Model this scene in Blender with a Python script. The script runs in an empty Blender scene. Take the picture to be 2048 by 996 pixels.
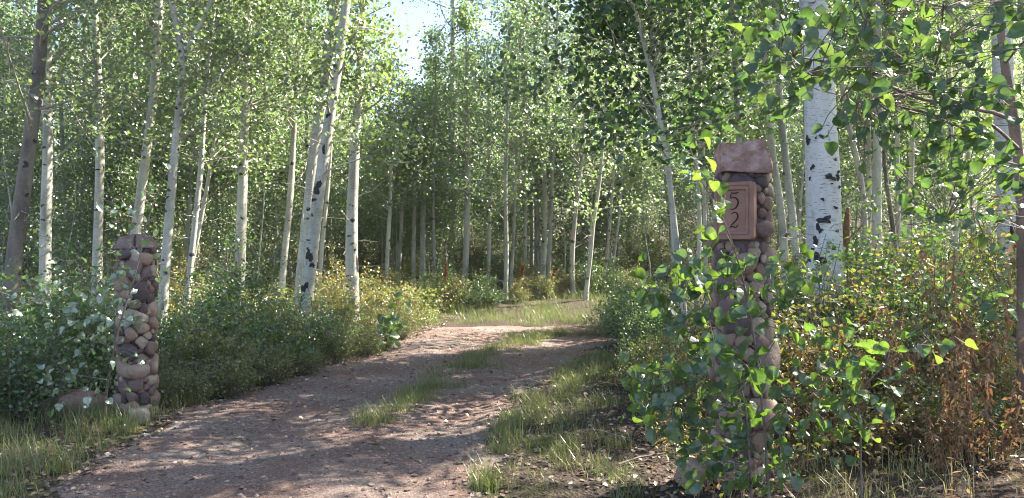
import bpy, math, random
import numpy as np

# ------------------------------------------------------------------ camera, world, sun, exposure
SC = bpy.context.scene
COL = SC.collection
F, CX, HY, CZ = 1518.0, 1024.0, 490.0, 1.6           # focal length in photo pixels, centre, horizon row, eye height
cam = bpy.data.cameras.new("camera"); camo = bpy.data.objects.new("camera", cam); COL.objects.link(camo)
cam.sensor_width = 36; cam.lens = 36 * F / 2048; cam.clip_start = 0.05; cam.clip_end = 1000
camo.location = (0, 0, CZ); camo.rotation_euler = (math.radians(90 - math.degrees(math.atan(8 / F))), 0, 0)
SC.camera = camo
SUN_AZ, SUN_EL = math.radians(64), math.radians(46)   # azimuth clockwise from +Y (view direction)
W = bpy.data.worlds.new("World"); SC.world = W; W.use_nodes = True
nt = W.node_tree; bg = nt.nodes["Background"]
sky = nt.nodes.new("ShaderNodeTexSky"); sky.sky_type = 'NISHITA'; sky.sun_disc = False
sky.sun_elevation = SUN_EL; sky.sun_rotation = SUN_AZ; sky.altitude = 2200; sky.dust_density = 7.0
nt.links.new(sky.outputs[0], bg.inputs[0]); bg.inputs[1].default_value = 0.09
sl = bpy.data.lights.new("sun", 'SUN'); sl.energy = 5.0; sl.angle = math.radians(0.5); sl.color = (1.0, 0.94, 0.84)
so = bpy.data.objects.new("sun", sl); COL.objects.link(so)
so.rotation_euler = (math.pi / 2 - SUN_EL, 0, math.pi - SUN_AZ)
so.location = (10, 10, 30)
SC.view_settings.view_transform = 'Standard'; SC.view_settings.look = 'None'
SC.view_settings.exposure = 2.28; SC.view_settings.gamma = 1; SC.view_settings.use_curve_mapping = False
SC.view_settings.use_white_balance = True; SC.view_settings.white_balance_temperature = 6700
SC.render.engine = 'CYCLES'
cy = SC.cycles
cy.max_bounces = 10; cy.diffuse_bounces = 7; cy.filter_width = 1.1; cy.glossy_bounces = 2; cy.transmission_bounces = 6
cy.transparent_max_bounces = 4; cy.sample_clamp_indirect = 6; cy.use_denoising = True
cy.caustics_reflective = False; cy.caustics_refractive = False
try: cy.denoiser = 'OPENIMAGEDENOISE'
except Exception: pass

RS = np.random.RandomState(7)
rng = random.Random(7)

def px(x, y, Y):
    """photo pixel at depth Y -> world point"""
    return np.array([(x - CX) / F * Y, Y, CZ + (HY - y) / F * Y])

# ------------------------------------------------------------------ terrain shape
RY = [0, 4.8, 7.1, 9.0, 11.6, 14.3, 16]
LX = [-3.1, -3.0, -3.2, -2.75, -2.05, -1.6, -1.3]
RX = [-.45, -.25, -.1, .4, 1.25, 3.2, 9.0]
CYs = [4.8, 6.9, 8.4, 10.6, 13.0, 13.8]; CXs = [-1.5, -1.22, -.85, -.42, .35, 1.6]
def road_l(y): return np.interp(y, RY, LX)
def road_r(y): return np.interp(y, RY, RX)
def sstep(a, b, v):
    t = np.clip((v - a) / (b - a), 0, 1); return t * t * (3 - 2 * t)
def gz(x, y):
    x = np.asarray(x, float); y = np.asarray(y, float)
    z = 0.05 * np.maximum(0, y - 14) * sstep(12, 20, y) + 0.03 * np.maximum(0, y - 30)
    z = z + 0.30 * sstep(.9, 3.4, x - np.interp(y, [0, 9, 12, 16], [-.3, .4, 1.4, 3.5])) * (1 - sstep(13, 18, y))
    z = z + 0.035 * np.sin(x * 1.7 + 1) * np.sin(y * 1.3) * sstep(.2, 1.2, np.maximum(road_l(y) - x, x - road_r(y)))
    return z
def g1(x, y): return float(gz(x, y))

# ------------------------------------------------------------------ mesh helpers
def link(o, parent=None):
    COL.objects.link(o)
    if parent is not None: o.parent = parent
    return o
def tag(o, label=None, cat=None, group=None, kind=None):
    if label: o["label"] = label
    if cat: o["category"] = cat
    if group: o["group"] = group
    if kind: o["kind"] = kind
    return o
def empty(name, loc, label, cat, group=None):
    o = bpy.data.objects.new(name, None); o.location = loc; o.empty_display_size = .2
    COL.objects.link(o); return tag(o, label, cat, group)

def mesh_np(name, verts, faces, mats, fmat=None, attr=None, smooth=False):
    """faces: list of (n,k) int arrays"""
    me = bpy.data.meshes.new(name)
    verts = np.asarray(verts, np.float32).reshape(-1, 3)
    faces = [np.asarray(f, np.int32) for f in faces if len(f)]
    nl = sum(f.size for f in faces); nf = sum(len(f) for f in faces)
    me.vertices.add(len(verts)); me.vertices.foreach_set("co", verts.ravel())
    me.loops.add(nl); me.loops.foreach_set("vertex_index", np.concatenate([f.ravel() for f in faces]))
    tot = np.concatenate([np.full(len(f), f.shape[1], np.int32) for f in faces])
    st = np.concatenate([[0], np.cumsum(tot)[:-1]]).astype(np.int32)
    me.polygons.add(nf); me.polygons.foreach_set("loop_start", st); me.polygons.foreach_set("loop_total", tot)
    if fmat is not None: me.polygons.foreach_set("material_index", np.asarray(fmat, np.int32))
    me.polygons.foreach_set("use_smooth", np.full(nf, smooth, bool))
    for m in (mats if isinstance(mats, (list, tuple)) else [mats]): me.materials.append(m)
    if attr is not None:
        a = me.attributes.new("rnd", 'FLOAT', 'FACE'); a.data.foreach_set("value", np.asarray(attr, np.float32))
    me.update(calc_edges=True); me.validate()
    return me
def obj(name, me, parent=None, loc=None):
    o = bpy.data.objects.new(name, me)
    if loc is not None: o.location = loc
    return link(o, parent)

def tubes(P, R, sides=6):
    """P (M,K,3), R (M,K) -> verts, quads"""
    P = np.asarray(P, float); R = np.asarray(R, float); M, K, _ = P.shape
    T = np.gradient(P, axis=1); T /= np.linalg.norm(T, axis=2, keepdims=True) + 1e-9
    ref = np.where(np.abs(T[:, :1, 2:3]) > .9, np.array([1., 0, 0]), np.array([0, 0, 1.]))
    ref = np.repeat(ref, K, axis=1)
    U = np.cross(T, ref); U /= np.linalg.norm(U, axis=2, keepdims=True) + 1e-9
    V = np.cross(T, U)
    a = np.arange(sides) * 2 * math.pi / sides
    ring = U[:, :, None, :] * np.cos(a)[None, None, :, None] + V[:, :, None, :] * np.sin(a)[None, None, :, None]
    vs = (P[:, :, None, :] + ring * R[:, :, None, None]).reshape(-1, 3)
    m, k, s = np.meshgrid(np.arange(M), np.arange(K - 1), np.arange(sides), indexing='ij')
    b = (m * K + k) * sides; s2 = (s + 1) % sides
    q = np.stack([b + s, b + s2, b + sides + s2, b + sides + s], -1).reshape(-1, 4)
    return vs, q

HEX = np.array([[0, 0, 0], [.42, .22, .05], [.48, .6, .09], [0, 1.06, 0], [-.48, .6, .09], [-.42, .22, .05]])
RHOMB = np.array([[0, 0, 0], [.5, .45, .06], [0, 1, 0], [-.5, .45, .06]])
def big_leaf():
    """round heart shaped aspen leaf: outline, folded along the midrib, with its stalk"""
    o = [(0, .0), (.2, -.05), (.4, .07), (.5, .28), (.47, .52), (.33, .76), (.14, .93), (0, 1.08)]
    v = [(0, y, -.12 * y * y) for y in (0, .36, .72, 1.08)]
    right = [(x, y, .17 * x / .5 + .07 * math.sin(y * 5) - .12 * y * y) for x, y in o[1:-1]]
    left = [(-x, y, z) for x, y, z in right]
    st = [(-.012, 0, 0), (.012, 0, 0), (.012, -.55, .12), (-.012, -.55, .12)]
    V = np.array(v + right + left + st)
    # V: 0..3 midrib, 4..9 right, 10..15 left, 16..19 stalk
    F3 = [(0, 4, 5), (0, 5, 6), (0, 6, 1), (1, 6, 7), (1, 7, 8), (1, 8, 2), (2, 8, 9), (2, 9, 3)]
    L3 = [(a, c + 6 if c > 3 else c, b + 6 if b > 3 else b) for a, b, c in F3]
    return V, np.array(F3 + L3), np.array([(16, 17, 18, 19)])
BL = big_leaf()

def frames(n, up=0.35, rs=RS, down=.5):
    N = rs.normal(size=(n, 3)); N[:, 2] = np.abs(N[:, 2]) * .8 + up
    N /= np.linalg.norm(N, axis=1, keepdims=True)
    D = rs.normal(size=(n, 3)); D[:, 2] -= down
    T = D - (D * N).sum(1, keepdims=True) * N; T /= np.linalg.norm(T, axis=1, keepdims=True) + 1e-9
    return T, np.cross(N, T), N
def place(tmpl, pos, size, up=0.35, rs=RS, down=.5, aspect=1.0):
    n = len(pos); T, B, N = frames(n, up, rs, down)
    s = np.broadcast_to(np.asarray(size, float), (n,))[:, None, None]
    t = tmpl[None]
    return (np.asarray(pos)[:, None, :] + s * (t[..., 0:1] * B[:, None] * aspect + t[..., 1:2] * T[:, None] + t[..., 2:3] * N[:, None])).reshape(-1, 3)
def leaf_mesh(name, pos, size, mat, tmpl=HEX, up=.35, rs=RS, aspect=1.0, rnd=None, down=.5):
    n = len(pos); k = len(tmpl)
    v = place(tmpl, pos, size, up, rs, down, aspect)
    f = np.arange(n * k).reshape(n, k)
    return mesh_np(name, v, [f], mat, attr=rs.rand(n) if rnd is None else rnd)
def leaf_mesh_big(name, pos, size, mat, rs=RS, up=.25):
    n = len(pos); V, T3, Q = BL; k = len(V)
    v = place(V, pos, size, up, rs, .8)
    o = (np.arange(n) * k)[:, None, None]
    t = (T3[None] + o).reshape(-1, 3); q = (Q[None] + o).reshape(-1, 4)
    r = rs.rand(n)
    return mesh_np(name, v, [t, q], mat, attr=np.concatenate([np.repeat(r, len(T3)), r]))

# ------------------------------------------------------------------ materials
def new_mat(name):
    m = bpy.data.materials.new(name); m.use_nodes = True; n = m.node_tree; n.nodes.clear()
    out = n.nodes.new("ShaderNodeOutputMaterial"); return m, n, out
def N_(n, t, **kw):
    x = n.nodes.new("ShaderNode" + t)
    for k, v in kw.items():
        if k.startswith("i_"): x.inputs[k[2:].replace("_", " ")].default_value = v
        else: setattr(x, k, v)
    return x
def ramp(n, stops, fac, interp='LINEAR'):
    r = n.nodes.new("ShaderNodeValToRGB"); r.color_ramp.interpolation = interp
    el = r.color_ramp.elements
    while len(el) < len(stops): el.new(.5)
    for e, (p, c) in zip(el, stops): e.position = p; e.color = (*c, 1) if len(c) == 3 else c
    n.links.new(fac, r.inputs[0]); return r.outputs[0]
def leaf_mat(name, cols, trans, tw=0.45, gloss=0.10, rough=.35):
    """thin leaf: diffuse + translucent + a little gloss; colours vary leaf by leaf"""
    m, n, out = new_mat(name); L = n.links
    at = N_(n, "Attribute", attribute_name="rnd"); oi = N_(n, "ObjectInfo")
    ad = N_(n, "Math", operation='MULTIPLY_ADD'); L.new(oi.outputs["Random"], ad.inputs[0]); ad.inputs[1].default_value = .25
    sc = N_(n, "Math", operation='MULTIPLY'); L.new(at.outputs["Fac"], sc.inputs[0]); sc.inputs[1].default_value = .75
    L.new(sc.outputs[0], ad.inputs[2])
    k = len(cols)
    c = ramp(n, [(i / max(1, k - 1), cc) for i, cc in enumerate(cols)], ad.outputs[0])
    t = ramp(n, [(i / max(1, k - 1), cc) for i, cc in enumerate(trans)], ad.outputs[0])
    d = N_(n, "BsdfDiffuse"); L.new(c, d.inputs[0])
    tr = N_(n, "BsdfTranslucent"); L.new(t, tr.inputs[0])
    mx = N_(n, "MixShader"); mx.inputs[0].default_value = tw; L.new(d.outputs[0], mx.inputs[1]); L.new(tr.outputs[0], mx.inputs[2])
    gl = N_(n, "BsdfGlossy"); gl.inputs["Roughness"].default_value = rough; gl.inputs[0].default_value = (1, 1, .96, 1)
    m2 = N_(n, "MixShader"); m2.inputs[0].default_value = gloss
    L.new(mx.outputs[0], m2.inputs[1]); L.new(gl.outputs[0], m2.inputs[2]); L.new(m2.outputs[0], out.inputs[0])
    return m
def rough_mat(name, stops, scale=8, bump=.4, rough=.9, detail=6, coord='Object', bscale=None, dist=.01, attr=False):
    m, n, out = new_mat(name); L = n.links
    tc = N_(n, "TexCoord"); nz = N_(n, "TexNoise"); nz.inputs["Scale"].default_value = scale; nz.inputs["Detail"].default_value = detail
    nz.inputs["Roughness"].default_value = .65
    L.new(tc.outputs[coord], nz.inputs[0]); fac = nz.outputs[0]
    if attr:
        at = N_(n, "Attribute", attribute_name="rnd")
        a = N_(n, "Math", operation='MULTIPLY_ADD'); L.new(nz.outputs[0], a.inputs[0]); a.inputs[1].default_value = .45
        b = N_(n, "Math", operation='MULTIPLY_ADD'); L.new(at.outputs["Fac"], b.inputs[0]); b.inputs[1].default_value = .95; b.inputs[2].default_value = -.2
        L.new(b.outputs[0], a.inputs[2]); fac = a.outputs[0]
    c = ramp(n, stops, fac)
    p = N_(n, "BsdfPrincipled"); p.inputs["Roughness"].default_value = rough; p.inputs["Specular IOR Level"].default_value = .3
    L.new(c, p.inputs["Base Color"])
    n2 = N_(n, "TexNoise"); n2.inputs["Scale"].default_value = bscale or scale * 4; n2.inputs["Detail"].default_value = 8
    L.new(tc.outputs[coord], n2.inputs[0])
    b = N_(n, "Bump"); b.inputs["Strength"].default_value = bump; b.inputs["Distance"].default_value = dist
    L.new(n2.outputs[0], b.inputs["Height"]); L.new(b.outputs[0], p.inputs["Normal"])
    L.new(p.outputs[0], out.inputs[0]); return m
def bark_mat(name, light, mid, knots=.5, lines=.5, kscale=5.0):
    m, n, out = new_mat(name); L = n.links
    tc = N_(n, "TexCoord")
    oi = N_(n, "ObjectInfo"); sh = N_(n, "VectorMath", operation='MULTIPLY_ADD')
    L.new(oi.outputs["Random"], sh.inputs[0]); sh.inputs[1].default_value = (37, 19, 53); L.new(tc.outputs["Object"], sh.inputs[2])
    V = sh.outputs[0]
    def mapped(sx, sy, sz):
        mp = N_(n, "Mapping"); mp.inputs["Scale"].default_value = (sx, sy, sz); L.new(V, mp.inputs[0]); return mp.outputs[0]
    nz = N_(n, "TexNoise"); nz.inputs["Scale"].default_value = 1; nz.inputs["Detail"].default_value = 7; nz.inputs["Roughness"].default_value = .7
    L.new(mapped(9, 9, 4), nz.inputs[0])
    lf = N_(n, "TexNoise"); lf.inputs["Scale"].default_value = 1; lf.inputs["Detail"].default_value = 4; L.new(mapped(4, 4, 1.3), lf.inputs[0])
    av = N_(n, "Math", operation='MULTIPLY_ADD'); L.new(lf.outputs[0], av.inputs[0]); av.inputs[1].default_value = .9
    hv = N_(n, "Math", operation='MULTIPLY'); L.new(nz.outputs[0], hv.inputs[0]); hv.inputs[1].default_value = .45; L.new(hv.outputs[0], av.inputs[2])
    dk = tuple(c * .62 for c in mid)
    base = ramp(n, [(.42, dk), (.56, mid), (.78, light)], av.outputs[0])
    ln = N_(n, "TexNoise"); ln.inputs["Scale"].default_value = 1; ln.inputs["Detail"].default_value = 4; ln.inputs["Roughness"].default_value = .6
    L.new(mapped(13, 13, 110), ln.inputs[0])
    lr = ramp(n, [(.57, (0, 0, 0)), (.66, (1, 1, 1))], ln.outputs[0])
    vo = N_(n, "TexVoronoi"); vo.inputs["Scale"].default_value = 1
    dn = N_(n, "TexNoise"); dn.inputs["Scale"].default_value = 22; dn.inputs["Detail"].default_value = 3; L.new(V, dn.inputs[0])
    va = N_(n, "VectorMath", operation='MULTIPLY_ADD'); L.new(dn.outputs[1], va.inputs[0]); va.inputs[1].default_value = (.5, .5, .5); L.new(mapped(kscale, kscale, kscale * 1.5), va.inputs[2])
    L.new(va.outputs[0], vo.inputs[0])
    kr = ramp(n, [(.15, (1, 1, 1)), (.27, (0, 0, 0))], vo.outputs["Distance"])
    sp = N_(n, "SeparateColor"); L.new(vo.outputs["Color"], sp.inputs[0])
    gt = N_(n, "Math", operation='LESS_THAN'); L.new(sp.outputs[0], gt.inputs[0]); gt.inputs[1].default_value = knots
    km = N_(n, "Math", operation='MULTIPLY'); L.new(kr, km.inputs[0]); L.new(gt.outputs[0], km.inputs[1])
    lm = N_(n, "Math", operation='MULTIPLY'); L.new(lr, lm.inputs[0]); lm.inputs[1].default_value = lines
    mxx = N_(n, "Math", operation='MAXIMUM'); L.new(km.outputs[0], mxx.inputs[0]); L.new(lm.outputs[0], mxx.inputs[1])
    mix = N_(n, "MixRGB"); L.new(mxx.outputs[0], mix.inputs[0]); L.new(base, mix.inputs[1]); mix.inputs[2].default_value = (.045, .042, .04, 1)
    p = N_(n, "BsdfPrincipled"); p.inputs["Roughness"].default_value = .72; p.inputs["Specular IOR Level"].default_value = .25
    L.new(mix.outputs[0], p.inputs["Base Color"])
    bp = N_(n, "Bump"); bp.inputs["Strength"].default_value = .5; bp.inputs["Distance"].default_value = .01
    sb = N_(n, "Math", operation='SUBTRACT'); L.new(nz.outputs[0], sb.inputs[0]); L.new(mxx.outputs[0], sb.inputs[1])
    L.new(sb.outputs[0], bp.inputs["Height"]); L.new(bp.outputs[0], p.inputs["Normal"])
    L.new(p.outputs[0], out.inputs[0]); return m

M = {}
M['leaf'] = leaf_mat("aspen_leaf", [(.055, .08, .045), (.075, .105, .055), (.10, .13, .07)], [(.17, .29, .08), (.24, .38, .10), (.36, .47, .12)], .48, .11)
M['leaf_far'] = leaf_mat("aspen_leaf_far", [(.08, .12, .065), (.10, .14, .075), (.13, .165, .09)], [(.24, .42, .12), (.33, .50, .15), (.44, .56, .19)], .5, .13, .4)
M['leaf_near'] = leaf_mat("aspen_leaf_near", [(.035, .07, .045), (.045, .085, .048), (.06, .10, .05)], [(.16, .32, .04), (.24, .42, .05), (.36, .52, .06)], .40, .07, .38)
M['leaf_shade'] = leaf_mat('aspen_leaf_shaded', [(.03, .062, .038), (.04, .078, .045), (.055, .095, .05)], [(.12, .26, .05), (.18, .36, .06), (.34, .50, .07)], .28, .06, .4)  # darker leaf copy; the near tree's shade is put into its colour
M['leaf_pale'] = leaf_mat("aspen_leaf_pale", [(.07, .13, .08), (.10, .17, .10), (.14, .22, .13)], [(.16, .34, .08), (.2, .4, .1), (.3, .48, .12)], .35, .2, .35)
M['shrub'] = leaf_mat("shrub_leaf", [(.04, .09, .035), (.06, .12, .04), (.09, .15, .045)], [(.14, .32, .05), (.2, .38, .06), (.32, .44, .07)], .4, .10)
M['shrub_yellow'] = leaf_mat("yellowing_leaf", [(.08, .12, .035), (.13, .16, .05), (.20, .19, .06), (.32, .18, .06)], [(.25, .38, .05), (.36, .44, .06), (.48, .42, .07), (.55, .28, .06)], .4, .07)
M['herb'] = leaf_mat("herb_leaf", [(.08, .13, .04), (.16, .19, .06), (.30, .28, .12)], [(.25, .4, .07), (.38, .45, .1), (.5, .45, .16)], .38, .06)
M['dry'] = leaf_mat("dry_leaf", [(.09, .06, .04), (.17, .09, .05), (.26, .17, .09), (.38, .30, .19)], [(.30, .13, .06), (.42, .22, .10), (.5, .34, .18)], .32, .04)
M['red_leaf'] = leaf_mat("red_seed_head", [(.22, .05, .03), (.3, .08, .04)], [(.5, .1, .05), (.55, .14, .06)], .3, .04)
M['grass'] = leaf_mat("grass_blade", [(.05, .10, .03), (.10, .15, .04), (.2, .2, .08), (.36, .31, .17)], [(.16, .3, .05), (.26, .36, .07), (.36, .34, .14), (.45, .38, .2)], .35, .06)
M['litter'] = leaf_mat("litter_leaf", [(.12, .08, .06), (.22, .16, .12), (.42, .36, .29)], [(.15, .1, .05), (.2, .15, .1), (.3, .25, .15)], .15, .06)
M['bark'] = bark_mat("aspen_bark", (.60, .575, .50), (.40, .385, .33), .32, .55, 4.6)
M['bark_white'] = bark_mat("white_aspen_bark", (.72, .71, .69), (.60, .59, .59), .10, .75, 7.0)
M['bark_dark'] = bark_mat("brown_aspen_bark", (.24, .21, .185), (.13, .11, .10), .4, .5, 4.0)
M['bark_far'] = bark_mat("shaded_aspen_bark", (.44, .42, .37), (.28, .265, .23), .3, .4, 3.4)  # dimmed copy of the bark; shade on the background trunks painted in
M['twig'] = rough_mat("twig_bark", [(.3, (.10, .085, .07)), (.7, (.25, .21, .17))], 20, .3)
M['twig_pale'] = rough_mat("pale_limb_bark", [(.3, (.24, .21, .17)), (.7, (.46, .43, .36))], 20, .3)
M['scar'] = rough_mat("black_bark_scar", [(.3, (.02, .018, .018)), (.7, (.09, .08, .08))], 60, 1, dist=.004)
M['rot'] = rough_mat("rotten_brown_bark", [(.3, (.10, .05, .035)), (.7, (.28, .15, .10))], 30, 1)
M['stone'] = rough_mat("river_stone", [(.08, (.10, .075, .075)), (.25, (.17, .12, .115)), (.42, (.24, .155, .13)), (.58, (.27, .20, .165)), (.75, (.33, .22, .17)), (.95, (.40, .33, .27))], 16, .9, .8, attr=True, bscale=38, dist=.010)
M['mortar'] = rough_mat("mortar", [(.3, (.10, .07, .085)), (.7, (.19, .14, .15))], 20, .9, dist=.008)
M['cap'] = rough_mat("red_sandstone", [(.3, (.24, .14, .12)), (.5, (.38, .235, .20)), (.68, (.55, .42, .37))], 9, 1, .85, bscale=22, dist=.018)
M['cap_dark'] = rough_mat("dark_capstone", [(.3, (.13, .09, .085)), (.7, (.30, .22, .2))], 9, .8, .85, bscale=30, dist=.012)
M['terra'] = rough_mat("terracotta", [(.3, (.27, .15, .115)), (.7, (.36, .215, .17))], 14, .35, .85, dist=.004)
M['digit'] = rough_mat("dark_digit", [(.3, (.03, .012, .01)), (.7, (.06, .03, .025))], 30, .2)
M['soil'] = None

def soil_mat():
    m, n, out = new_mat("forest_soil"); L = n.links
    tc = N_(n, "TexCoord"); P = tc.outputs["Object"]
    a = N_(n, "TexNoise"); a.inputs["Scale"].default_value = 1.3; a.inputs["Detail"].default_value = 6; L.new(P, a.inputs[0])
    b = N_(n, "TexNoise"); b.inputs["Scale"].default_value = 28; b.inputs["Detail"].default_value = 8; b.inputs["Roughness"].default_value = .75; L.new(P, b.inputs[0])
    v = N_(n, "TexVoronoi"); v.inputs["Scale"].default_value = 45; L.new(P, v.inputs[0])
    c1 = ramp(n, [(.3, (.035, .026, .024)), (.5, (.075, .055, .048)), (.72, (.19, .15, .12))], b.outputs[0])
    c2 = ramp(n, [(.3, (.06, .07, .03)), (.55, (.13, .13, .06)), (.75, (.24, .21, .12))], b.outputs[0])
    f = ramp(n, [(.5, (0, 0, 0)), (.68, (1, 1, 1))], a.outputs[0])
    mx = N_(n, "MixRGB"); L.new(f, mx.inputs[0]); L.new(c1, mx.inputs[1]); L.new(c2, mx.inputs[2])
    p = N_(n, "BsdfPrincipled"); p.inputs["Roughness"].default_value = .95; p.inputs["Specular IOR Level"].default_value = .15
    L.new(mx.outputs[0], p.inputs["Base Color"])
    s = N_(n, "Math", operation='ADD'); L.new(b.outputs[0], s.inputs[0]); L.new(v.outputs["Distance"], s.inputs[1])
    bp = N_(n, "Bump"); bp.inputs["Strength"].default_value = .9; bp.inputs["Distance"].default_value = .03; L.new(s.outputs[0], bp.inputs["Height"])
    L.new(bp.outputs[0], p.inputs["Normal"]); L.new(p.outputs[0], out.inputs[0]); return m
M['soil'] = soil_mat()
def road_mat():
    m, n, out = new_mat("red_dirt_gravel"); L = n.links
    tc = N_(n, "TexCoord"); P = tc.outputs["Object"]
    a = N_(n, "TexNoise"); a.inputs["Scale"].default_value = 1.1; a.inputs["Detail"].default_value = 5; L.new(P, a.inputs[0])
    b = N_(n, "TexNoise"); b.inputs["Scale"].default_value = 60; b.inputs["Detail"].default_value = 8; b.inputs["Roughness"].default_value = .8; L.new(P, b.inputs[0])
    v = N_(n, "TexVoronoi"); v.inputs["Scale"].default_value = 70; v.inputs["Randomness"].default_value = 1; L.new(P, v.inputs[0])
    base = ramp(n, [(.3, (.14, .088, .07)), (.5, (.21, .14, .115)), (.7, (.32, .245, .205))], b.outputs[0])
    b2 = ramp(n, [(.3, (.17, .13, .115)), (.5, (.25, .20, .175)), (.7, (.37, .31, .27))], b.outputs[0])
    f = ramp(n, [(.4, (0, 0, 0)), (.62, (1, 1, 1))], a.outputs[0])
    mx = N_(n, "MixRGB"); L.new(f, mx.inputs[0]); L.new(base, mx.inputs[1]); L.new(b2, mx.inputs[2])
    sep = N_(n, "SeparateColor"); L.new(v.outputs["Color"], sep.inputs[0])
    pb = ramp(n, [(0, (.45, .42, .42)), (.5, (.85, .83, .83)), (.85, (1, 1, 1)), (1, (1.45, 1.42, 1.4))], sep.outputs[0])
    mu = N_(n, "MixRGB", blend_type='MULTIPLY'); mu.inputs[0].default_value = .8; L.new(mx.outputs[0], mu.inputs[1]); L.new(pb, mu.inputs[2])
    p = N_(n, "BsdfPrincipled"); p.inputs["Roughness"].default_value = .92; p.inputs["Specular IOR Level"].default_value = .2
    L.new(mu.outputs[0], p.inputs["Base Color"])
    iv = N_(n, "Math", operation='MULTIPLY_ADD'); L.new(v.outputs["Distance"], iv.inputs[0]); iv.inputs[1].default_value = -.8; L.new(b.outputs[0], iv.inputs[2])
    bp = N_(n, "Bump"); bp.inputs["Strength"].default_value = .8; bp.inputs["Distance"].default_value = .012; L.new(iv.outputs[0], bp.inputs["Height"])
    L.new(bp.outputs[0], p.inputs["Normal"]); L.new(p.outputs[0], out.inputs[0]); return m
M['road'] = road_mat()

# ------------------------------------------------------------------ ground and driveway
def grid_mesh(name, xs, ys, zf, mat, keep=None):
    X, Y = np.meshgrid(xs, ys); Z = zf(X, Y); nx, ny = len(xs), len(ys)
    v = np.stack([X, Y, Z], -1).reshape(-1, 3)
    i, j = np.meshgrid(np.arange(nx - 1), np.arange(ny - 1)); b = (j * nx + i).ravel()
    q = np.stack([b, b + 1, b + nx + 1, b + nx], -1)
    if keep is not None: q = q[keep(v[q].mean(1))]
    return mesh_np(name, v, [q], mat, smooth=True)
def vnoise(x, y, s, seed=0):
    """cheap smooth value noise"""
    r = np.random.RandomState(seed).rand(64, 64); u = x * s; w = y * s
    iu = np.floor(u).astype(int); iw = np.floor(w).astype(int); fu = u - iu; fw = w - iw
    fu = fu * fu * (3 - 2 * fu); fw = fw * fw * (3 - 2 * fw)
    g = lambda a, b: r[a % 64, b % 64]
    return (g(iu, iw) * (1 - fu) + g(iu + 1, iw) * fu) * (1 - fw) + (g(iu, iw + 1) * (1 - fu) + g(iu + 1, iw + 1) * fu) * fw
xs = np.unique(np.concatenate([np.linspace(-400, -14, 14), np.arange(-14, 14, .14), np.linspace(14, 400, 14)]))
ys = np.unique(np.concatenate([np.linspace(-60, -2, 8), np.arange(-2, 30, .14), np.arange(30, 80, 1.), np.linspace(80, 500, 10)]))
def road_d(x, y):
    d = np.minimum(x - road_l(y), road_r(y) - x); d = np.minimum(d, (14.9 - y) + .12 * (x - 1))
    return d + (vnoise(x, y, 2.3, 1) - .5) * .3 + (vnoise(x, y, 7, 2) - .5) * .16
def ground_z(x, y):
    d = road_d(x, y)
    return gz(x, y) + (vnoise(x, y, 3, 4) - .5) * .05 * sstep(-.1, -.6, d) * 1.0 - .09 * sstep(.05, .35, d)
tag(obj("ground", grid_mesh("ground", xs, ys, ground_z, M['soil'])), "dark forest soil with leaf litter under the aspens", "ground", kind="structure")
def road_z(x, y):
    d = road_d(x, y)
    return gz(x, y) + np.clip(d * .12, -.03, .012) + (vnoise(x, y, 1.6, 5) - .5) * .03 * sstep(0, .3, d) - .035 * np.exp(-((np.abs(x - np.interp(y, CYs, CXs)) - .72) / .3) ** 2) * sstep(0, .4, d) + (vnoise(x, y, 9, 6) - .5) * .012
tag(obj("driveway", grid_mesh("driveway", np.arange(-4.5, 9, .06), np.arange(-1, 15.6, .06), road_z, M['road'], keep=lambda c: road_d(c[:, 0], c[:, 1]) > -.1)),
    "reddish dirt driveway with two wheel tracks curving to the right", "driveway", kind="structure")

# ------------------------------------------------------------------ aspens
def resample(pts, rad, step=.35):
    pts = np.asarray(pts, float); d = np.concatenate([[0], np.cumsum(np.linalg.norm(np.diff(pts, axis=0), axis=1))])
    n = max(4, int(d[-1] / step)); t = np.linspace(0, d[-1], n)
    p = np.stack([np.interp(t, d, pts[:, i]) for i in range(3)], -1)
    for _ in range(2): p[1:-1] = (p[:-2] + 2 * p[1:-1] + p[2:]) / 4
    return p, np.interp(t, d, rad)

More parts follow.
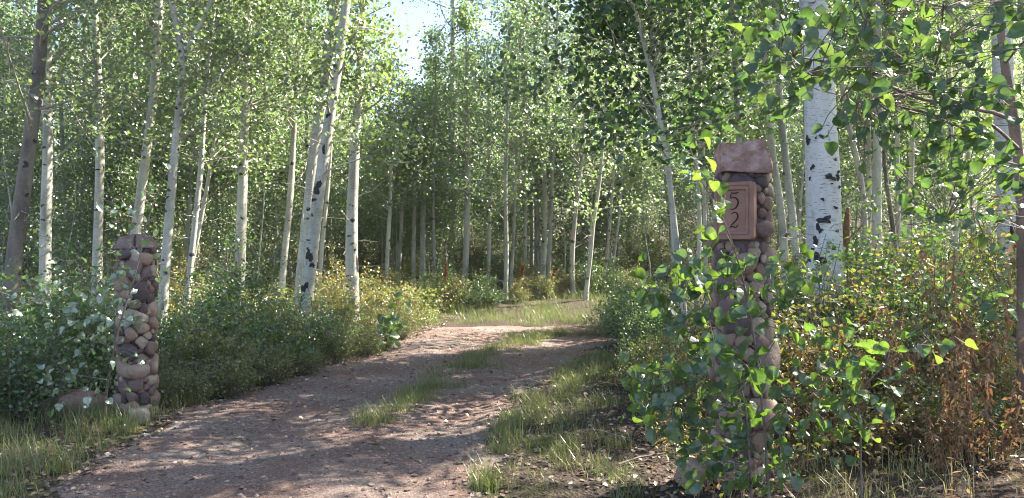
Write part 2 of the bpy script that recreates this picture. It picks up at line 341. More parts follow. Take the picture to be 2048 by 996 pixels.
def build_limbs(path, rad, zb, ztop, n1, rs, reach=1.5, n2=5, leaves=24, spread=.17, dead=8):
    """returns limb tubes and leaf positions, all in world coordinates"""
    hz = path[:, 2]
    zs = zb + (ztop - zb) * rs.rand(n1) ** 0.85
    ax = np.stack([np.interp(zs, hz, path[:, i]) for i in range(3)], -1); r0 = np.interp(zs, hz, rad)
    t = (zs - zb) / (ztop - zb)
    Lr = reach * (0.55 + .6 * np.sin(np.pi * np.clip(t * .85 + .18, 0, 1))) * (.6 + .6 * rs.rand(n1)) * np.clip(1.25 - t, .15, 1)
    az = rs.rand(n1) * 2 * math.pi; el = np.radians(rs.uniform(5, 50, n1))
    D = np.stack([np.cos(az) * np.cos(el), np.sin(az) * np.cos(el), np.sin(el)], -1)
    K = 5; u = np.linspace(0, 1, K)[None, :, None]
    bend = rs.normal(size=(n1, 1, 3)) * .22 * Lr[:, None, None]; bend[..., 2] += .12 * Lr[:, None]
    P1 = ax[:, None] + D[:, None] * Lr[:, None, None] * u + bend * u * u + rs.normal(size=(n1, K, 3)) * .03 * u
    R1 = np.clip(r0 * .28, .005, .022)[:, None] * (1 - .8 * u[..., 0])
    # twigs
    idx = np.repeat(np.arange(n1), n2); s = .3 + .7 * rs.rand(len(idx)); si = s * (K - 1); a = np.minimum(si.astype(int), K - 2); f = (si - a)[:, None]
    O = P1[idx, a] * (1 - f) + P1[idx, a + 1] * f
    D2 = D[idx] * .6 + rs.normal(size=(len(idx), 3)) * .7; D2[:, 2] += .1; D2 /= np.linalg.norm(D2, axis=1, keepdims=True)
    L2 = Lr[idx] * rs.uniform(.2, .45, len(idx))
    K2 = 3; u2 = np.linspace(0, 1, K2)[None, :, None]
    P2 = O[:, None] + D2[:, None] * L2[:, None, None] * u2 + rs.normal(size=(len(idx), 1, 3)) * .06 * u2 ** 2
    R2 = np.full((len(idx), K2), .0035) * (1 - .6 * u2[..., 0])
    nl = leaves; tw = np.repeat(np.arange(len(idx)), nl); q = rs.rand(len(tw))[:, None] * 1.1
    keepw = rs.rand(len(tw)) < np.repeat(rs.uniform(.35, 1.2, len(idx)) * rs.uniform(.3, 1.25, n1)[idx], nl)
    LP = P2[tw, 0] * (1 - q) + P2[tw, -1] * q + rs.normal(size=(len(tw), 3)) * spread * np.array([1, 1, .8])
    LP = LP[keepw]
    # dead bare twigs on the lower trunk
    dz = []
    if dead:
        zz = hz[0] + (zb - hz[0]) * (.3 + .75 * rs.rand(dead)); axd = np.stack([np.interp(zz, hz, path[:, i]) for i in range(3)], -1)
        aa = rs.rand(dead) * 6.28; Dd = np.stack([np.cos(aa), np.sin(aa), rs.uniform(-.3, .6, dead)], -1); Ld = rs.uniform(.2, .9, dead)
        Pd = axd[:, None] + Dd[:, None] * Ld[:, None, None] * u + rs.normal(size=(dead, K, 3)) * .05 * u
        P1 = np.concatenate([P1, Pd]); R1 = np.concatenate([R1, np.full((dead, 1), .007) * (1 - .75 * u[..., 0])])
    return P1, R1, P2, R2, LP

def trunk_mesh(name, path, rad, mat, extra=None, sides=14, rs=RS, lump=.05):
    K = len(path); v, q = tubes(path[None], rad[None], sides)
    # uneven trunk section
    c = np.repeat(path, sides, axis=0); ang = np.tile(np.arange(sides) / sides * 6.283, K); hh = c[:, 2]
    k = 1 + lump * (np.sin(ang * 2 + hh * 1.3 + rs.rand() * 6) * .5 + np.sin(ang * 3 - hh * 2.7) * .35) + rs.normal(size=len(v)) * lump * .2
    v = c + (v - c) * k[:, None]
    V = [v]; Q = [q]
    for (p2, r2) in (extra or []):
        a, b = tubes(p2[None], r2[None], 10); Q.append(b + sum(len(x) for x in V)); V.append(a)
    return mesh_np(name, np.concatenate(V), [np.concatenate(Q)], mat, smooth=True)

def limb_mesh(name, P1, R1, P2, R2, mat):
    a, b = tubes(P1, R1, 5); c, d = tubes(P2, R2, 3)
    return mesh_np(name, np.concatenate([a, c]), [np.concatenate([b, d + len(a)])], mat, smooth=True)

def scar(path, rad, pxx, pyy, w, h, Y, rs, parent, mat='scar'):
    """dark healed wound lying on the bark, given where it sits on the trunk"""
    p = px(pxx, pyy, Y); z = p[2]
    cx, cyy = np.interp(z, path[:, 2], path[:, 0]), np.interp(z, path[:, 2], path[:, 1]); r = np.interp(z, path[:, 2], rad)
    a0 = math.asin(max(-.97, min(.97, (p[0] - cx) / r)))
    hw, hh = w / F * Y / 2, h / F * Y / 2; n = 16
    ph = np.arange(n) / n * 6.283; k = 1 + .35 * np.sin(ph * 2 + rs.rand() * 6) + .25 * np.sin(ph * 3 + rs.rand() * 6) + .15 * rs.normal(size=n)
    rings = []
    for s in (0.02, .55, 1.0):
        zz = z + s * k * np.sin(ph) * hh; aa = a0 + s * k * np.cos(ph) * hw / r
        rr = np.interp(zz, path[:, 2], rad) * 1.055 + .002 + (.006 * (1 - s) if s > .1 else -.004)
        if s == 1.0: rr = rr - .010
        X = np.interp(zz, path[:, 2], path[:, 0]) + np.sin(aa) * rr; Yy = np.interp(zz, path[:, 2], path[:, 1]) - np.cos(aa) * rr
        rings.append(np.stack([X, Yy, zz], -1))
    v = np.concatenate(rings); i = np.arange(n); j = (i + 1) % n
    q = np.concatenate([np.stack([i + n * t, j + n * t, j + n * (t + 1), i + n * (t + 1)], -1) for t in (0, 1)])
    me = mesh_np("bark_scar", v - path[0], [q, i[None]], M[mat], smooth=True)
    obj("bark_scar", me, parent)

ASPENS = []
def aspen(label, Y, pts, w, H=12, zb=3.0, n1=46, reach=1.4, bark='bark', forks=None, seed=0, scars=(), group=None, leaves=24, lsize=.06, limbmat='twig_pale', dead=8, lmat='leaf', rot=()):
    """pts: trunk seen in the photo, bottom to top, in photo pixels; w: widths in photo pixels at bottom / top"""
    rs = np.random.RandomState(1000 + seed)
    P = [px(a, b, Y) for a, b in pts]
    base = P[0].copy(); g = g1(base[0], Y)
    if base[2] > g + .02:     # carry the trunk down to the ground
        d = P[0] - P[1]; d /= abs(d[2]) + 1e-6; base = P[0] + d * (P[0][2] - g) * .9; base[2] = g - .08; base[1] = Y; P.insert(0, base)
    else: P[0][2] = min(P[0][2], g - .05)
    d = P[-1] - P[-2]; d /= np.linalg.norm(d); d = d * .75 + np.array([0, 0, .25]); d /= np.linalg.norm(d)
    top = P[-1] + d * max(.5, (g + H - P[-1][2])); top[1] += rs.normal() * .4
    P.append(top)
    n = len(P); zz = np.array([p[2] for p in P]); fr = (zz - zz[0]) / (zz[-1] - zz[0])
    w0, w1 = w[0] / F * Y / 2 * .92, w[1] / F * Y / 2 * .88
    if group == LG: zb -= .45; n1 = int(n1 * 1.12)
    zt = P[-2][2]; rad = np.where(zz <= zt, w0 + (w1 - w0) * (zz - zz[0]) / max(.1, zt - zz[0]), .012)
    path, R = resample(P, rad, .3)
    R[:2] *= np.array([1.25, 1.1])
    root = empty("aspen_tree", path[0].tolist(), label, "aspen tree", group)
    ex = []
    LPs = []; lim = []
    for fk in (forks or []):
        fp = [px(a, b, Y) for a, b in fk[0]]; dd = fp[-1] - fp[-2]; dd /= np.linalg.norm(dd); fp.append(fp[-1] + dd * (2.5 if fk[1] > 8 else .35))
        fr_ = np.linspace(fk[1] / F * Y / 2, fk[2] / F * Y / 2, len(fp)); fr_[-1] = .01
        a, b = resample(fp, fr_, .25); ex.append((a - path[0], b))
        lim.append(build_limbs(a, b, a[0][2] + .3, a[-1][2], 14, rs, reach * .7, 4, leaves, dead=2))
    tm = trunk_mesh("trunk", path - path[0], R, M[bark], ex, rs=rs)
    tr = obj("trunk", tm, root)
    lim.append(build_limbs(path, R, max(zb + g, path[0][2] + .4), path[-1][2], int(n1 * 1.35), rs, reach, 5, int(leaves * 1.3), dead=dead))
    P1 = np.concatenate([l[0] for l in lim]) - path[0]; R1 = np.concatenate([l[1] for l in lim])
    P2 = np.concatenate([l[2] for l in lim]) - path[0]; R2 = np.concatenate([l[3] for l in lim])
    LP = np.concatenate([l[4] for l in lim]) - path[0]
    obj("branchwork", limb_mesh("branchwork", P1, R1, P2, R2, M[limbmat]), root)
    crown = obj("crown", leaf_mesh("crown", LP, rs.uniform(.75, 1.2, len(LP)) * lsize, M[lmat], HEX, rs=rs), root)
    for s in scars: scar(path, R, *s, Y, rs, root)
    for s in rot: scar(path, R, *s, Y, rs, root, 'rot')
    ASPENS.append(path[0]); return root
OBJ = {}
LG = "aspens standing left of the driveway"; CG = "slender aspens at the far edge of the driveway"; RG = "aspens behind the house number pillar"
aspen("thick brown-barked aspen leaning right at the left edge, behind pale leaves", 11, [(12, 660), (40, 430), (55, 320), (75, 180), (86, 60), (90, 0)], (36, 24), 12, 3.4, bark='bark_dark', seed=1, group=LG, scars=[(60, 330, 14, 10), (58, 390, 10, 8)])
aspen("straight pale aspen just right of the brown-barked leaning one", 13, [(88, 640), (92, 430), (97, 280), (96, 150), (94, 0)], (26, 17), 12, 3.4, seed=2, group=LG, scars=[(92, 440, 9, 4), (95, 330, 9, 4)])
aspen("thin aspen between two thicker pale trunks near the left edge", 19, [(158, 600), (160, 480), (166, 300), (172, 100)], (14, 10), 12, 3.2, seed=3, group=LG)
aspen("pale aspen with black knots rising behind the leafy sapling left of the cobble pillar", 15, [(192, 600), (197, 450), (201, 300), (197, 160), (190, 0)], (22, 15), 12, 3.4, seed=4, group=LG, scars=[(200, 340, 12, 5), (197, 420, 12, 5)])
aspen("leaning pale aspen directly behind the capstone of the cobble pillar", 14, [(255, 640), (268, 490), (290, 330), (306, 210), (315, 100), (320, 0)], (24, 17), 12, 3.6, seed=5, group=LG)
aspen("aspen forking into two white limbs just right of the cobble pillar", 12, [(320, 680), (338, 440), (350, 300), (362, 190), (370, 105), (352, 50), (343, 0)], (23, 13), 10.5, 3.2, seed=6, group=LG, forks=[([(369, 112), (383, 82), (400, 55), (425, 0)], 12, 7), ([(359, 212), (385, 190), (425, 170), (470, 120)], 5, 3)], scars=[(338, 395, 9, 5), (330, 520, 8, 4), (356, 218, 10, 6)])
aspen("thin slightly crooked aspen next to the forked aspen", 13, [(368, 660), (380, 540), (392, 430), (403, 330), (410, 200), (425, 60), (430, 0)], (14, 8), 9, 3.0, seed=7, group=LG, n1=30)
aspen("thinnest slanting stem crossing behind the crooked thin aspen", 15, [(350, 660), (378, 560), (410, 400), (432, 270), (445, 150)], (10, 7), 9, 3.0, seed=8, group=LG, n1=26)
aspen("white aspen with a rotten red-brown hollow at its foot", 15, [(476, 640), (480, 540), (484, 400), (490, 250), (495, 100), (498, 0)], (24, 17), 13, 3.4, seed=9, group=LG, rot=[(474, 548, 16, 52)], scars=[(484, 330, 9, 5)])
aspen("slim white aspen curving gently left of the leaning scarred pair", 16, [(558, 640), (566, 540), (575, 450), (583, 370), (588, 250), (600, 100)], (16, 10), 11, 3.3, seed=10, group=LG)
aspen("rear trunk of the leaning pair, clean cream bark", 13.2, [(592, 680), (603, 560), (612, 470), (625, 330), (640, 220), (655, 110), (674, 0)], (27, 22), 13, 3.9, seed=11, group=LG, n1=46, reach=.75)
aspen("front trunk of the leaning pair, bark torn by big black scars", 11.5, [(600, 690), (616, 580), (630, 440), (645, 330), (662, 220), (680, 110), (694, 0)], (30, 20), 12.5, 3.6, seed=12, group=LG, n1=46, reach=.8,
      forks=[([(645, 345), (660, 325), (690, 328), (722, 318)], 4, 3)],
      scars=[(636, 378, 20, 22), (629, 400, 12, 10), (618, 480, 9, 5), (618, 497, 9, 4), (620, 512, 14, 26), (628, 530, 10, 14), (610, 575, 16, 26), (606, 597, 10, 10), (601, 630, 10, 40), (608, 655, 12, 14), (650, 300, 8, 18), (659, 232, 10, 9), (627, 430, 5, 6)])
aspen("thin pale stem between the leaning pair and the smooth wide aspen", 17, [(636, 600), (645, 480), (657, 370), (665, 250)], (10, 7), 9, 3, seed=13, group=LG, n1=24)
aspen("smooth wide cream aspen with a black strip on its right side", 13, [(706, 655), (704, 560), (703, 450), (707, 340), (714, 240), (722, 130), (727, 0)], (31, 13), 10.5, 3.7, seed=14, group=LG, n1=44, reach=.6, scars=[(717, 530, 8, 44), (696, 552, 10, 4), (702, 560, 9, 4), (699, 571, 14, 5), (708, 610, 8, 14), (700, 472, 8, 4), (712, 500, 6, 5)])
aspen("tall bare-topped aspen standing alone against the sky gap", 24, [(902, 600), (904, 450), (903, 300), (906, 150), (906, 0)], (15, 11), 14, 6.5, seed=15, group=CG, n1=44, reach=1.2, scars=[(905, 90, 5, 4), (906, 60, 5, 4), (904, 190, 5, 4)])
for i, (a, w_, Y, pts) in enumerate([
    ("short-trunked thin aspen at the left end of the far row", 10, 20, [(772, 600), (774, 520), (780, 420), (783, 300)]),
    ("thin stem right of the smooth wide aspen with the black strip", 9, 22, [(795, 600), (800, 500), (806, 400), (808, 250)]),
    ("straight grey stem with a wider foot in the far row", 10, 21, [(828, 605), (827, 520), (829, 420), (830, 300)]),
    ("stout grey trunk left of the red seed stalk", 13, 22, [(843, 598), (845, 520), (846, 430), (850, 300)]),
    ("slim stem close beside the red seed stalk", 8, 21, [(868, 600), (868, 500), (866, 400), (870, 250)]),
    ("thick leaning stem right of the red seed stalk", 15, 20.5, [(926, 603), (932, 520), (935, 430), (936, 300)]),
    ("slender stem between the red seed stalk and the bright foot aspen", 9, 22, [(976, 590), (978, 520), (980, 400), (978, 300)]),
    ("aspen with a bright sunlit foot at the bend of the driveway", 11, 18.8, [(1012, 618), (1009, 590), (1014, 530), (1012, 450), (1010, 380), (1014, 260)]),
    ("stem crossing just behind the bright foot aspen", 8, 21, [(1020, 590), (1026, 500), (1030, 400), (1034, 300)]),
    ("left stem of the tight clump in the far row", 9, 23, [(1050, 572), (1050, 500), (1052, 400), (1050, 300)]),
    ("second stem of the tight clump in the far row", 10, 24, [(1062, 572), (1064, 500), (1064, 400), (1068, 280)]),
    ("middle stem of the tight clump in the far row", 12, 23.5, [(1076, 574), (1075, 500), (1074, 400), (1072, 280)]),
    ("sunlit fourth stem of the tight clump, slanting right", 13, 22.5, [(1084, 580), (1089, 480), (1090, 400), (1086, 300), (1090, 180)]),
    ("rightmost stem of the tight clump, slanting right with a lit edge", 10, 22, [(1096, 575), (1100, 480), (1103, 400), (1105, 320), (1110, 200)]),
    ("gently curved aspen left of the crooked one at the road bend", 11, 19.5, [(1146, 592), (1143, 520), (1150, 430), (1160, 350), (1170, 260), (1172, 150)]),
    ("crooked aspen with a kinked trunk at the road bend", 10, 18.8, [(1171, 606), (1176, 545), (1186, 492), (1181, 474), (1191, 420), (1200, 360), (1205, 300)]),
    ("straight stem standing close behind the kinked trunk", 6, 22, [(1172, 580), (1178, 500), (1182, 420), (1186, 300)]),
    ("slim slanting aspen right of the kinked trunk", 8, 21, [(1208, 585), (1215, 500), (1222, 420), (1228, 330)]),
    ("thin stem leaning right at the end of the far row", 6, 23, [(1224, 570), (1230, 500), (1240, 420), (1245, 330)])]):
    tp = pts[-1][0]; Hh = (6.0 if tp < 800 else 5.6 if tp < 862 else 7.0 if tp < 1015 else 9.5 + (i * 37 % 11) * .3) + (.3 if i % 2 else 0)
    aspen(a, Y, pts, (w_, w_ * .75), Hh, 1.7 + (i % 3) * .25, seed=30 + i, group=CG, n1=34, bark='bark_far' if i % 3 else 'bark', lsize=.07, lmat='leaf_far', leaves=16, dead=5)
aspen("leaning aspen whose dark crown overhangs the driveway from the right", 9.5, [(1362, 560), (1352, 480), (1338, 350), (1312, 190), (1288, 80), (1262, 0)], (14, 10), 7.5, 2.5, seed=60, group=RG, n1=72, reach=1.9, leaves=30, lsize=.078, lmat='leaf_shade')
aspen("second leaning stem close beside the overhanging dark crown", 12, [(1352, 560), (1345, 420), (1332, 280), (1308, 130), (1295, 0)], (14, 10), 9, 3.2, seed=61, group=RG, n1=40, reach=1.3)
aspen("straight thin aspen left of the house number pillar", 14, [(1395, 560), (1400, 470), (1398, 380), (1385, 250)], (10, 8), 10, 3, seed=62, group=RG, n1=34)
aspen("slim aspen touching the left side of the house number pillar", 15, [(1412, 560), (1410, 460), (1408, 360), (1400, 200)], (9, 8), 10, 3, seed=63, group=RG, n1=34)
aspen("pale aspen rising straight behind the pillar's sandstone cap", 12, [(1490, 560), (1486, 400), (1478, 280), (1470, 150), (1462, 0)], (15, 12), 11, 4.2, seed=64, group=RG, n1=44)
aspen("grey-green curved aspen, left of the two beside the big white trunk", 11.5, [(1572, 560), (1566, 440), (1548, 330), (1534, 220), (1528, 100), (1526, 0)], (18, 13), 11, 3.9, seed=65, group=RG)
aspen("grey-green curved aspen, right of the two beside the big white trunk", 11, [(1596, 560), (1590, 470), (1573, 340), (1560, 220), (1553, 100), (1550, 0)], (18, 14), 11, 3.9, seed=66, group=RG)
aspen("massive white aspen trunk with black eye-shaped scars behind the pillar", 8, [(1652, 640), (1649, 500), (1646, 400), (1643, 300), (1638, 150), (1624, 0)], (84, 60), 13, 4.6, bark='bark_white', seed=67, group=RG, n1=64, reach=2.5, dead=2,
      scars=[(1610, 281, 12, 16), (1618, 336, 9, 12), (1647, 357, 18, 13), (1664, 356, 15, 11), (1666, 346, 9, 7), (1633, 400, 6, 7), (1658, 417, 10, 6), (1636, 440, 24, 17), (1626, 455, 7, 24), (1622, 482, 14, 15), (1627, 517, 22, 22), (1668, 261, 8, 10), (1622, 279, 5, 4), (1629, 274, 5, 3), (1680, 388, 10, 6), (1682, 406, 6, 5), (1615, 358, 4, 6), (1619, 498, 6, 7), (1668, 376, 7, 5), (1633, 30, 12, 14), (1612, 520, 8, 8), (1678, 425, 5, 3), (1650, 370, 5, 3)])
aspen("curving thin grey aspen right beside the massive white trunk", 13, [(1733, 560), (1730, 440), (1722, 340), (1700, 270), (1684, 190), (1672, 60)], (14, 9), 9, 3.2, seed=68, group=RG, n1=34)
aspen("thin dark-knotted stem hugging the wide pale trunk", 13.5, [(1741, 560), (1740, 450), (1738, 330), (1736, 200), (1730, 50)], (9, 8), 10, 3.4, seed=69, group=RG, n1=34)
aspen("straight pale trunk, widest one in the stand right of the massive white aspen", 12, [(1757, 560), (1752, 440), (1755, 300), (1757, 150), (1752, 0)], (22, 17), 11, 3.8, seed=70, group=RG)
aspen("dark speckled stem leaning left in the right-hand stand", 13.5, [(1796, 560), (1788, 460), (1772, 370), (1762, 250)], (11, 8), 9, 3.2, seed=71, group=RG, bark='bark_dark', n1=30)
aspen("thin straight stem in the middle of the right-hand stand", 14, [(1798, 560), (1797, 450), (1795, 330), (1790, 150)], (11, 9), 10, 3.2, seed=72, group=RG, n1=34)
aspen("short pale stem with a broken bend in the right-hand stand", 14, [(1820, 560), (1819, 430), (1822, 380), (1824, 250)], (13, 10), 9, 3, seed=73, group=RG, n1=34)
aspen("yellowish thin trunk behind hanging round leaves on the right", 12, [(1914, 600), (1911, 500), (1906, 380), (1900, 250), (1895, 100)], (15, 11), 10, 3.4, seed=74, group=RG, n1=38)
aspen("second white-barked wide trunk near the right edge, black specks at its foot", 9, [(2022, 620), (2019, 500), (2016, 400), (2012, 300), (2005, 150), (1998, 0)], (52, 38), 12, 4.6, bark='bark_white', seed=75, group=RG, n1=58, reach=2.2, dead=2, scars=[(2010, 462, 9, 14), (2030, 440, 9, 6), (2012, 520, 8, 8)])

# dead reddish stump behind the massive trunk
def stump():
    rs = np.random.RandomState(5); Y = 14; b = px(1695, 560, Y); b[2] = g1(b[0], Y)
    root = empty("dead_stump", b.tolist(), "rotten red-brown broken snag between the massive white trunk and a thin aspen", "dead stump")
    path = np.array([[0, 0, -.1], [.01, 0, .6], [0, .02, 1.2], [-.02, 0, 1.75], [0, 0, 2.0]]); R = np.array([.09, .075, .07, .06, .03])
    obj("trunk", trunk_mesh("trunk", *resample(path, R, .15), M['rot'], rs=rs, lump=.18), root)
    obj("broken_limb", limb_mesh("broken_limb", np.array([[[0, 0, 1.4], [.1, .02, 1.5], [.2, .03, 1.58], [.28, 0, 1.7], [.33, 0, 1.8]]]), np.array([[.02, .017, .014, .01, .006]]), np.zeros((0, 3, 3)), np.zeros((0, 3)), M['rot']), root)
stump()

# near tree at the right edge with its branches reaching over the camera side
def near_tree():
    rs = np.random.RandomState(77); Y0 = 5.0
    pts = [(2052, 880), (2050, 830), (2047, 700), (2046, 560), (2044, 420), (2038, 320), (2026, 240), (2014, 165), (2003, 90), (1994, 0)]
    P = [px(a, b, Y0) for a, b in pts]; g = g1(P[0][0], Y0); P[0][2] = g - .05
    P.append(P[-1] + np.array([-.2, .2, 2.6])); R = [.044, .040, .036, .034, .033, .031, .036, .029, .025, .023, .010]
    path, r = resample(P, R, .12)
    root = empty("young_aspen_tree", path[0].tolist(), "young brown-stemmed aspen at the right edge, large round leaves hanging over the frame", "aspen tree")
    o = path[0]
    obj("trunk", trunk_mesh("trunk", path - o, r, M['bark_brownish'], rs=rs), root)
    B = [([(2026, 240), (1990, 225), (1916, 212), (1831, 195), (1776, 172), (1736, 148), (1701, 132), (1636, 122), (1586, 112)], 5.0, 3.2, .016),
         ([(1951, 215), (1861, 187), (1786, 190), (1726, 205), (1681, 200)], 4.6, 3.4, .010),
         ([(1750, 150), (1690, 148), (1600, 152), (1560, 160)], 3.8, 3.1, .006),
         ([(1870, 200), (1858, 160), (1880, 100), (1882, 50), (1890, -30)], 4.3, 3.6, .010),
         ([(1860, 165), (1846, 120), (1842, 60)], 4.2, 3.8, .006),
         ([(2038, 300), (1995, 258), (1960, 235), (1930, 190)], 5.0, 4.0, .014),
         ([(2008, 125), (2035, 95), (2075, 55)], 5.0, 4.4, .014),
         ([(2040, 330), (1990, 320), (1940, 330), (1905, 380), (1890, 440)], 5.0, 3.9, .008),
         ([(1998, 30), (1950, 10), (1880, -10), (1800, 20), (1740, 50)], 5.0, 3.5, .009),
         ([(2044, 420), (2010, 400), (1960, 395), (1930, 430)], 5.0, 4.2, .006)]
    K = 8; PP = []; RR = []; 
    for p, ya, yb, r0 in B:
        n = len(p); q = np.array([px(a, b, ya + (yb - ya) * i / (n - 1)) for i, (a, b) in enumerate(p)])
        a, _ = resample(q, np.ones(n), .01); idx = np.linspace(0, len(a) - 1, K).astype(int); a = a[idx]
        PP.append(a); RR.append(r0 * (1 - .75 * np.linspace(0, 1, K)))
    PP = np.array(PP); RR = np.array(RR)
    # leaf clusters: photo px, depth, spread px, count
    C = [(1900, 40, 3.6, 110, 60), (1990, 60, 3.9, 70, 36), (1780, 40, 3.6, 60, 26), (1860, 110, 3.5, 60, 22), (1960, 170, 3.4, 60, 26), (2020, 200, 3.7, 50, 18), (1880, 230, 3.5, 60, 18),
         (1940, 260, 3.5, 60, 26), (1720, 60, 3.5, 55, 16), (1660, 50, 3.5, 40, 10), (1570, 60, 3.3, 45, 20), (1540, 120, 3.2, 35, 14), (1610, 90, 3.3, 40, 16), (1650, 120, 3.3, 35, 12), (1580, 170, 3.2, 35, 12), (1615, 195, 3.2, 22, 8),
         (1680, 160, 3.4, 40, 12), (1735, 110, 3.4, 40, 14), (1690, 235, 3.4, 22, 7), (1730, 225, 3.5, 30, 9), (1800, 240, 3.6, 50, 16), (1850, 300, 3.8, 60, 18), (1900, 340, 3.8, 60, 26), (1960, 330, 3.8, 60, 24), (2020, 320, 3.8, 50, 16),
         (1900, 420, 3.9, 35, 12), (1930, 465, 4.0, 30, 9), (1870, 420, 4.0, 28, 7), (2000, 400, 4.0, 40, 14), (2030, 450, 4.2, 25, 8), (1800, 130, 3.6, 40, 10), (1520, 60, 3.2, 25, 7), (1800, 330, 3.9, 40, 8), (2035, 20, 3.6, 60, 22), (2010, 600, 4.4, 35, 10)]
    L = []; T2 = []
    allp = PP.reshape(-1, 3)
    for cx, cyy, Y, s, n in C:
        n = int(n * 1.15)
        c = px(cx, cyy, Y); j = np.argmin(np.linalg.norm(allp - c, axis=1)); sp = s / F * Y
        q = c + rs.normal(size=(n, 3)) * np.array([sp * .62, .22, sp * .62]); L.append(q)
        for k in range(max(2, n // 3)):
            e = q[rs.randint(n)]; T2.append([allp[j], (allp[j] + e) / 2 + rs.normal(size=3) * .03, e])
        for e in q[::2]:
            m = q[rs.randint(n)]
            if np.linalg.norm(m - e) < .2: T2.append([m, (m + e) / 2, e])
    L = np.concatenate(L); T2 = np.array(T2)
    obj("branchwork", limb_mesh("branchwork", PP - o, RR, T2 - o, np.full((len(T2), 3), .0022), M['twig_grey']), root)
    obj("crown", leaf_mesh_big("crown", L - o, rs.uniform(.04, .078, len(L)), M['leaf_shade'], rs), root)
    # upper canopy continuing above the frame
    pth, rr = path[-8:], r[-8:]
    a = build_limbs(pth, rr, pth[0][2], pth[-1][2], 26, rs, 1.0, 4, 8, dead=0)
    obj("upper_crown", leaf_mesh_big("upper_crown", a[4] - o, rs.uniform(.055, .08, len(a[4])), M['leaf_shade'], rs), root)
    obj("upper_branchwork", limb_mesh("upper_branchwork", a[0] - o, a[1], a[2] - o, a[3], M['twig_grey']), root)
M['bark_brownish'] = bark_mat("young_brown_bark", (.34, .24, .18), (.20, .14, .105), .12, .35, 6)
M['twig_grey'] = rough_mat("grey_twig_bark", [(.3, (.13, .10, .10)), (.7, (.30, .24, .22))], 20, .3)
near_tree()

# ------------------------------------------------------------------ saplings with big leaves in front
def sapling(label, name, stems, clusters, Y, lsize, mat, seed, twigm='twig_grey', up=.25):
    rs = np.random.RandomState(seed); b = px(stems[0][0][0][0], 0, stems[0][0][0][2] if len(stems[0][0][0]) > 2 else Y); b[2] = g1(b[0], b[1])
    root = empty(name, b.tolist(), label, "sapling"); K = 12; PP = []; RR = []
    for p, r0 in stems:
        q = np.array([px(t[0], t[1], t[2] if len(t) > 2 else Y) for t in p])
        if (p is stems[0][0]) or r0 >= .008:
            q[0][2] = g1(q[0][0], q[0][1]) - .03
        a, _ = resample(q, np.ones(len(p)), .01); a = a[np.linspace(0, len(a) - 1, K).astype(int)]
        PP.append(a); RR.append(r0 * (1 - .75 * np.linspace(0, 1, K)))
    PP = np.array(PP); allp = PP.reshape(-1, 3); L = []; T2 = []
    for c in clusters:
        cx, cyy, s, n = c[:4]; Yc = c[4] if len(c) > 4 else Y
        cc = px(cx, cyy, Yc); sp = s / F * Yc; q = cc + rs.normal(size=(n, 3)) * np.array([sp * .6, .13, sp * .6]); L.append(q)
        for e in q:
            j = np.argmin(np.linalg.norm(allp - e, axis=1) + rs.rand(len(allp)) * .08); m = allp[j]
            if np.linalg.norm(e - m) > .02 and rs.rand() < .7:
                T2.append([m, (m * .5 + e * .5) + np.array([0, 0, .02]) + rs.normal(size=3) * .015, e])
    L = np.concatenate(L); T2 = np.array(T2)
    L[:, 2] = np.maximum(L[:, 2], gz(L[:, 0], L[:, 1]) + .03)
    obj("stems", limb_mesh("stems", PP - b, np.array(RR), T2 - b, np.full((len(T2), 3), .0016), M[twigm]), root)
    obj("foliage", leaf_mesh_big("foliage", L - b, rs.uniform(.75, 1.2, len(L)) * lsize, M[mat], rs, up), root)
sapling("leafy aspen sapling growing in front of the house number pillar", "aspen_sapling",
    [([(1545, 960), (1530, 850), (1515, 720), (1500, 620), (1480, 530), (1450, 440), (1405, 370), (1378, 290)], .010),
     ([(1510, 960), (1495, 830), (1470, 720), (1430, 640), (1370, 590), (1300, 575)], .008),
     ([(1500, 620), (1540, 560), (1590, 520)], .004), ([(1515, 740), (1570, 650), (1620, 600)], .004), ([(1495, 830), (1420, 780), (1330, 740), (1270, 740)], .005), ([(1530, 850), (1600, 790), (1680, 740)], .005)],
    [(1378, 292, 14, 3), (1390, 330, 22, 5), (1405, 375, 26, 7), (1425, 410, 22, 4), (1420, 455, 18, 5), (1478, 393, 2, 1), (1450, 515, 24, 6), (1420, 490, 22, 5), (1480, 540, 32, 8), (1395, 540, 45, 16), (1340, 560, 45, 18), (1300, 572, 22, 7), (1280, 535, 24, 4),
     (1420, 600, 50, 20), (1340, 620, 45, 18), (1500, 600, 40, 10), (1560, 560, 35, 12), (1600, 530, 30, 10), (1540, 640, 35, 8), (1600, 610, 35, 8), (1620, 680, 40, 10), (1450, 680, 60, 22), (1380, 690, 45, 16), (1420, 760, 60, 30), (1330, 760, 50, 26), (1270, 745, 28, 10), (1290, 800, 40, 16),
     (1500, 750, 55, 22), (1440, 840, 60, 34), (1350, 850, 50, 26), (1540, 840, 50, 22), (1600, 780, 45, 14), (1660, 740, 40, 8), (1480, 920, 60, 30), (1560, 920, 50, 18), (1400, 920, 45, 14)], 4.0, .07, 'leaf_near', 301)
sapling("short sapling with scattered leaves among dry stalks right of the number pillar", "aspen_sapling",
    [([(1725, 930), (1722, 850), (1712, 760), (1705, 690), (1690, 640)], .007), ([(1712, 790), (1760, 740), (1820, 700), (1870, 690)], .004), ([(1722, 850), (1660, 800), (1620, 780)], .004)],
    [(1695, 650, 25, 6), (1740, 700, 35, 8), (1870, 690, 25, 5), (1830, 680, 20, 4), (1800, 740, 30, 6), (1700, 760, 45, 16), (1660, 800, 40, 12), (1720, 830, 40, 14), (1640, 770, 25, 6), (1690, 690, 22, 6), (1750, 790, 30, 8), (1650, 880, 40, 12)], 4.1, .066, 'leaf_near', 302)
